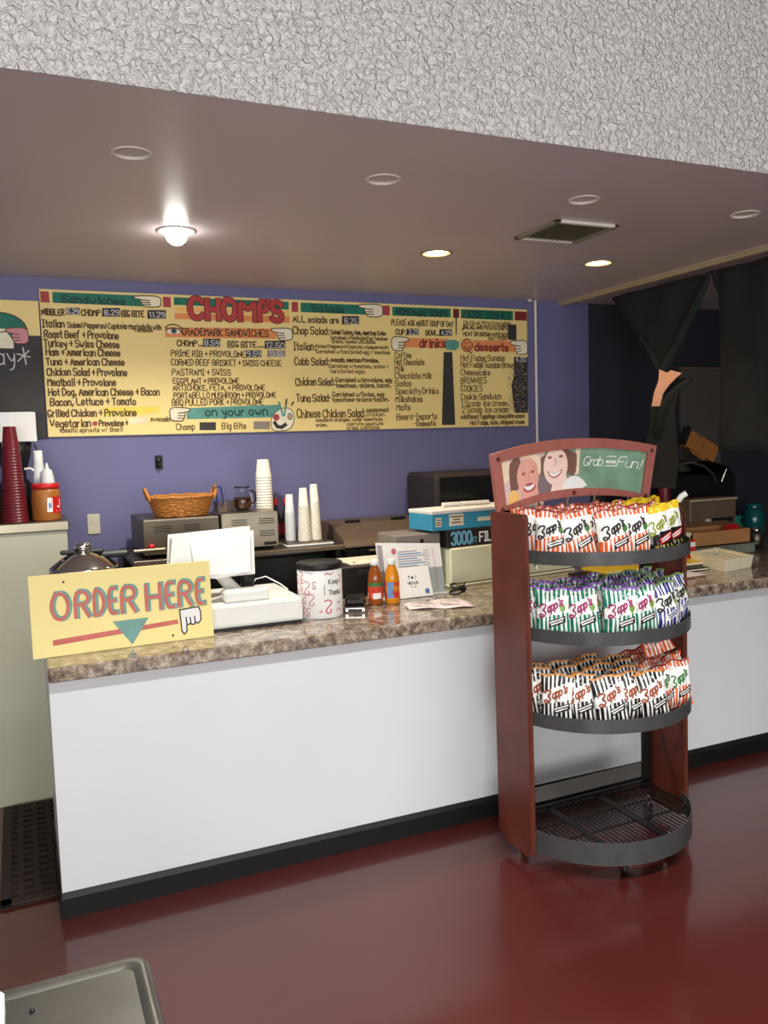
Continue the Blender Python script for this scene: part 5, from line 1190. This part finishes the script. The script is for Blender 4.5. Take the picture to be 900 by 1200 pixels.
# kind: (crimp, stripe colour, second stripe, logo material, label material, bag words)
KINDS = {
 'A': ('bag_redcrimp', 'bag_orange', 'bag_white', 'ink_black', 'bag_black', 'orange striped'),
 'B': ('bag_yellow', 'bag_black', 'bag_black', 'bag_text_olive', 'bag_red', 'black and white red-labelled'),
 'C': ('bag_purple', 'bag_green', 'bag_white', 'bag_text_purple', 'bag_black', 'green striped'),
 'D': ('bag_lime', 'bag_blue', 'bag_white', 'ink_black', 'bag_white', 'blue striped'),
 'E': ('bag_gold', 'bag_black', 'bag_white', 'bag_text_brown', 'bag_black', 'black striped'),
 'F': ('bag_redcrimp', 'bag_orange', 'bag_white', 'bag_text_green', 'bag_black', 'orange green-lettered')}
PROTO = {}
def make_bag(k):
    crimp, c1, c2, lg, lb, wds = KINDS[k]
    sd = ord(k)
    t = thing('chip_bag', '', 'chip bag')
    b = MB(); nu, nv = 32, 26
    def mf(a, c):
        u, v = (c + .5) / nu, (a + .5) / nv
        if v > .95: return crimp
        s = c1 if (u * 7.5) % 1 < .62 else c2
        lim = .45 + .12 * (u - .5) * (1 if k in 'ACE' else .6)
        top = .74 + .30 * (u - .5) * (1 if k in 'CE' else .4)
        if v < lim:
            if k == 'B':
                h = math.sin(u * 91.3 + v * 57.7) * 43758.5; h -= math.floor(h)
                return ('bag_white' if h > .90 else 'label_green' if h > .82 else 'bag_yellow' if h > .78 else 'bag_black') if v < .2 else 'bag_black'
            return s
        if v > top and k in 'CDE': return s
        if v > .86: return s if k != 'B' else 'bag_yellow'
        if k == 'B' and u < .12: return 'bag_black'
        return 'bag_white'
    b.grid([[bag_pt(c / nu, a / nv, 0, 0, sd) for c in range(nu + 1)] for a in range(nv + 1)], c1, mf=mf)
    b.grid([[bag_pt(c / 10, a / 12, 1, 0, sd) for c in range(11)] for a in range(13)], c1, mf=lambda a, c: crimp if a >= 12 else (c1 if c % 2 else c2))
    b.build('foil_pouch', t, local=True)
    f = lambda e: (lambda p: bag_pt(.5 + p[0] / BW, p[1] / BH, 0, e + ex(p), sd))
    b = MB(); P = text('app\'s', -.014, .090, .054, .028, 1, 0, 0, .9)
    P = [[(p[0], p[1] + .48 * (p[0] + .012)) for p in q] for q in P]
    Z = chaikin([(-.047, .108), (-.040, .117), (-.024, .119), (-.020, .112), (-.034, .096), (-.026, .094), (-.022, .086), (-.030, .074), (-.044, .072), (-.048, .080), (-.040, .084), (-.030, .078)], 2)
    sub = [[q[0]] + [((a[0] + c[0]) / 2 * (j == 0) + c[0] * (j == 1), (a[1] + c[1]) / 2 * (j == 0) + c[1] * (j == 1)) for a, c in zip(q[:-1], q[1:]) for j in (0, 1)] for q in P + [Z]]
    ribbon(b, sub, .0062, f(.0012), lg); b.build('brand_lettering', t, local=True)
    b = MB(); fl = f(.0012); u0, u1 = -.012, .050
    z0 = .034; sl = .32
    b.grid([[fl((u0 + (u1 - u0) * i / 8, z0 + sl * (u1 - u0) * i / 8 + h)) for i in range(9)] for h in (0, .008, .016, .024)], lb)
    fl2 = f(.0022)
    wm = 'bag_white' if lb != 'bag_white' else 'bag_blue'
    for h, a0, a1 in ((.017, .08, .92), (.008, .15, .85)):
        q = [(u0 + (u1 - u0) * (a0 + (a1 - a0) * i / 8), z0 + h + sl * (u1 - u0) * (a0 + (a1 - a0) * i / 8)) for i in range(9)]
        dash = [q[i:i + 2] for i in range(0, 8)]
        ribbon(b, [[(d[0][0], d[0][1] + random.uniform(-.001, .001)), (d[0][0] * .35 + d[1][0] * .65, d[1][1])] for d in dash], .0042, fl2, wm)
    if k in 'ACD':   # little pepper picture beside the name
        pm = {'A': 'label_green', 'C': 'bag_lime', 'D': 'bag_lime'}[k]
        b.grid([[fl((.040 + .011 * math.sin(PI * j / 6) * s, .088 + .034 * j / 6)) for s in (-1, -.3, .3, 1)] for j in range(7)], pm)
    b.build('flavour_label', t, local=True)
    return t
used = {}
def put_bag(k, x, y, z, rz, rx, ry, label, group, ap=0.0):
    if k not in PROTO: PROTO[k] = make_bag(k); o = PROTO[k]
    else:
        o = PROTO[k].copy(); col.objects.link(o)
        for ch in PROTO[k].children: c = ch.copy(); col.objects.link(c); c.parent = o
    Mx = RM @ Matrix.Translation((x, y, z)) @ Matrix.Rotation(rz, 4, 'Z') @ Matrix.Rotation(rx, 4, 'X') @ Matrix.Rotation(ry, 4, 'Y')
    loc, rot, _ = Mx.decompose(); o.location = loc; o.rotation_mode = 'XYZ'; o.rotation_euler = rot.to_euler()
    o['label'] = label; o['group'] = group
    return o
ORD = ['first', 'second', 'third', 'fourth', 'fifth', 'sixth', 'seventh', 'eighth']
ROWN = ['front row', 'second row', 'third row', 'fourth row', 'fifth row']
def fill(shelf, zc, front, back, group):
    nrow = 0
    for r in range(5):
        seq = front if r == 0 else back[r % len(back)]
        n = len(seq); lo, hi = AX0 + .066, AX1 - .078; items = []
        for j, (k, dx) in enumerate(seq):
            x = lo + (hi - lo) * dx
            y = arc_y(x, .012) + .034 + r * .066 + (.03 if r else .028 * (j % 2))
            if y > PB - .105: continue
            items.append((k, x, y))
        for j, (k, x, y) in enumerate(items):
            slope = (arc_y(x + .01) - arc_y(x - .01)) / .02
            rz = math.atan(slope) * .45 + random.uniform(-.14, .14) - (.26 if r == 0 else .12); rx = -random.uniform(.10, .2); ry = random.uniform(-.2, .0)
            where = ROWN[r] + ' of the ' + shelf
            put_bag(k, x, y, zc + (.0 if r == 0 else random.uniform(0, .004)), rz, rx, ry, '%s chip bag, %s, %s from left' % (KINDS[k][5], where, ORD[j]), group)
        nrow += 1
def ev(s): return [(k, i / (len(s) - 1)) for i, k in enumerate(s)]
fill('top shelf', 1.166, [('A', -.01), ('A', .15), ('A', .31), ('A', .48), ('B', .65), ('B', .86)], [ev('AAAABB'), ev('AAAAB'), ev('AAABBB')], 'chip bags on the top shelf of the rack')
fill('middle shelf', .884, [('C', -.01), ('C', .15), ('C', .33), ('C', .52), ('D', .71), ('D', .85), ('D', .98)], [ev('CCCDDD'), ev('CCCDD'), ev('CCCCDD')], 'chip bags on the middle shelf of the rack')
fill('lower shelf', .569, [('E', .0), ('E', .13), ('E', .28), ('E', .43), ('E', .58), ('F', .73), ('F', .88), ('F', .99)], [ev('EEEEFF'), ev('EEEFF'), ev('EEEEFF')], 'chip bags on the lower shelf of the rack')
put_bag('F', 2.23, 2.46, .752, -.5, -.45, -.35, 'orange chip bag thrown on top of the others, lower shelf right', 'chip bags on the lower shelf of the rack')
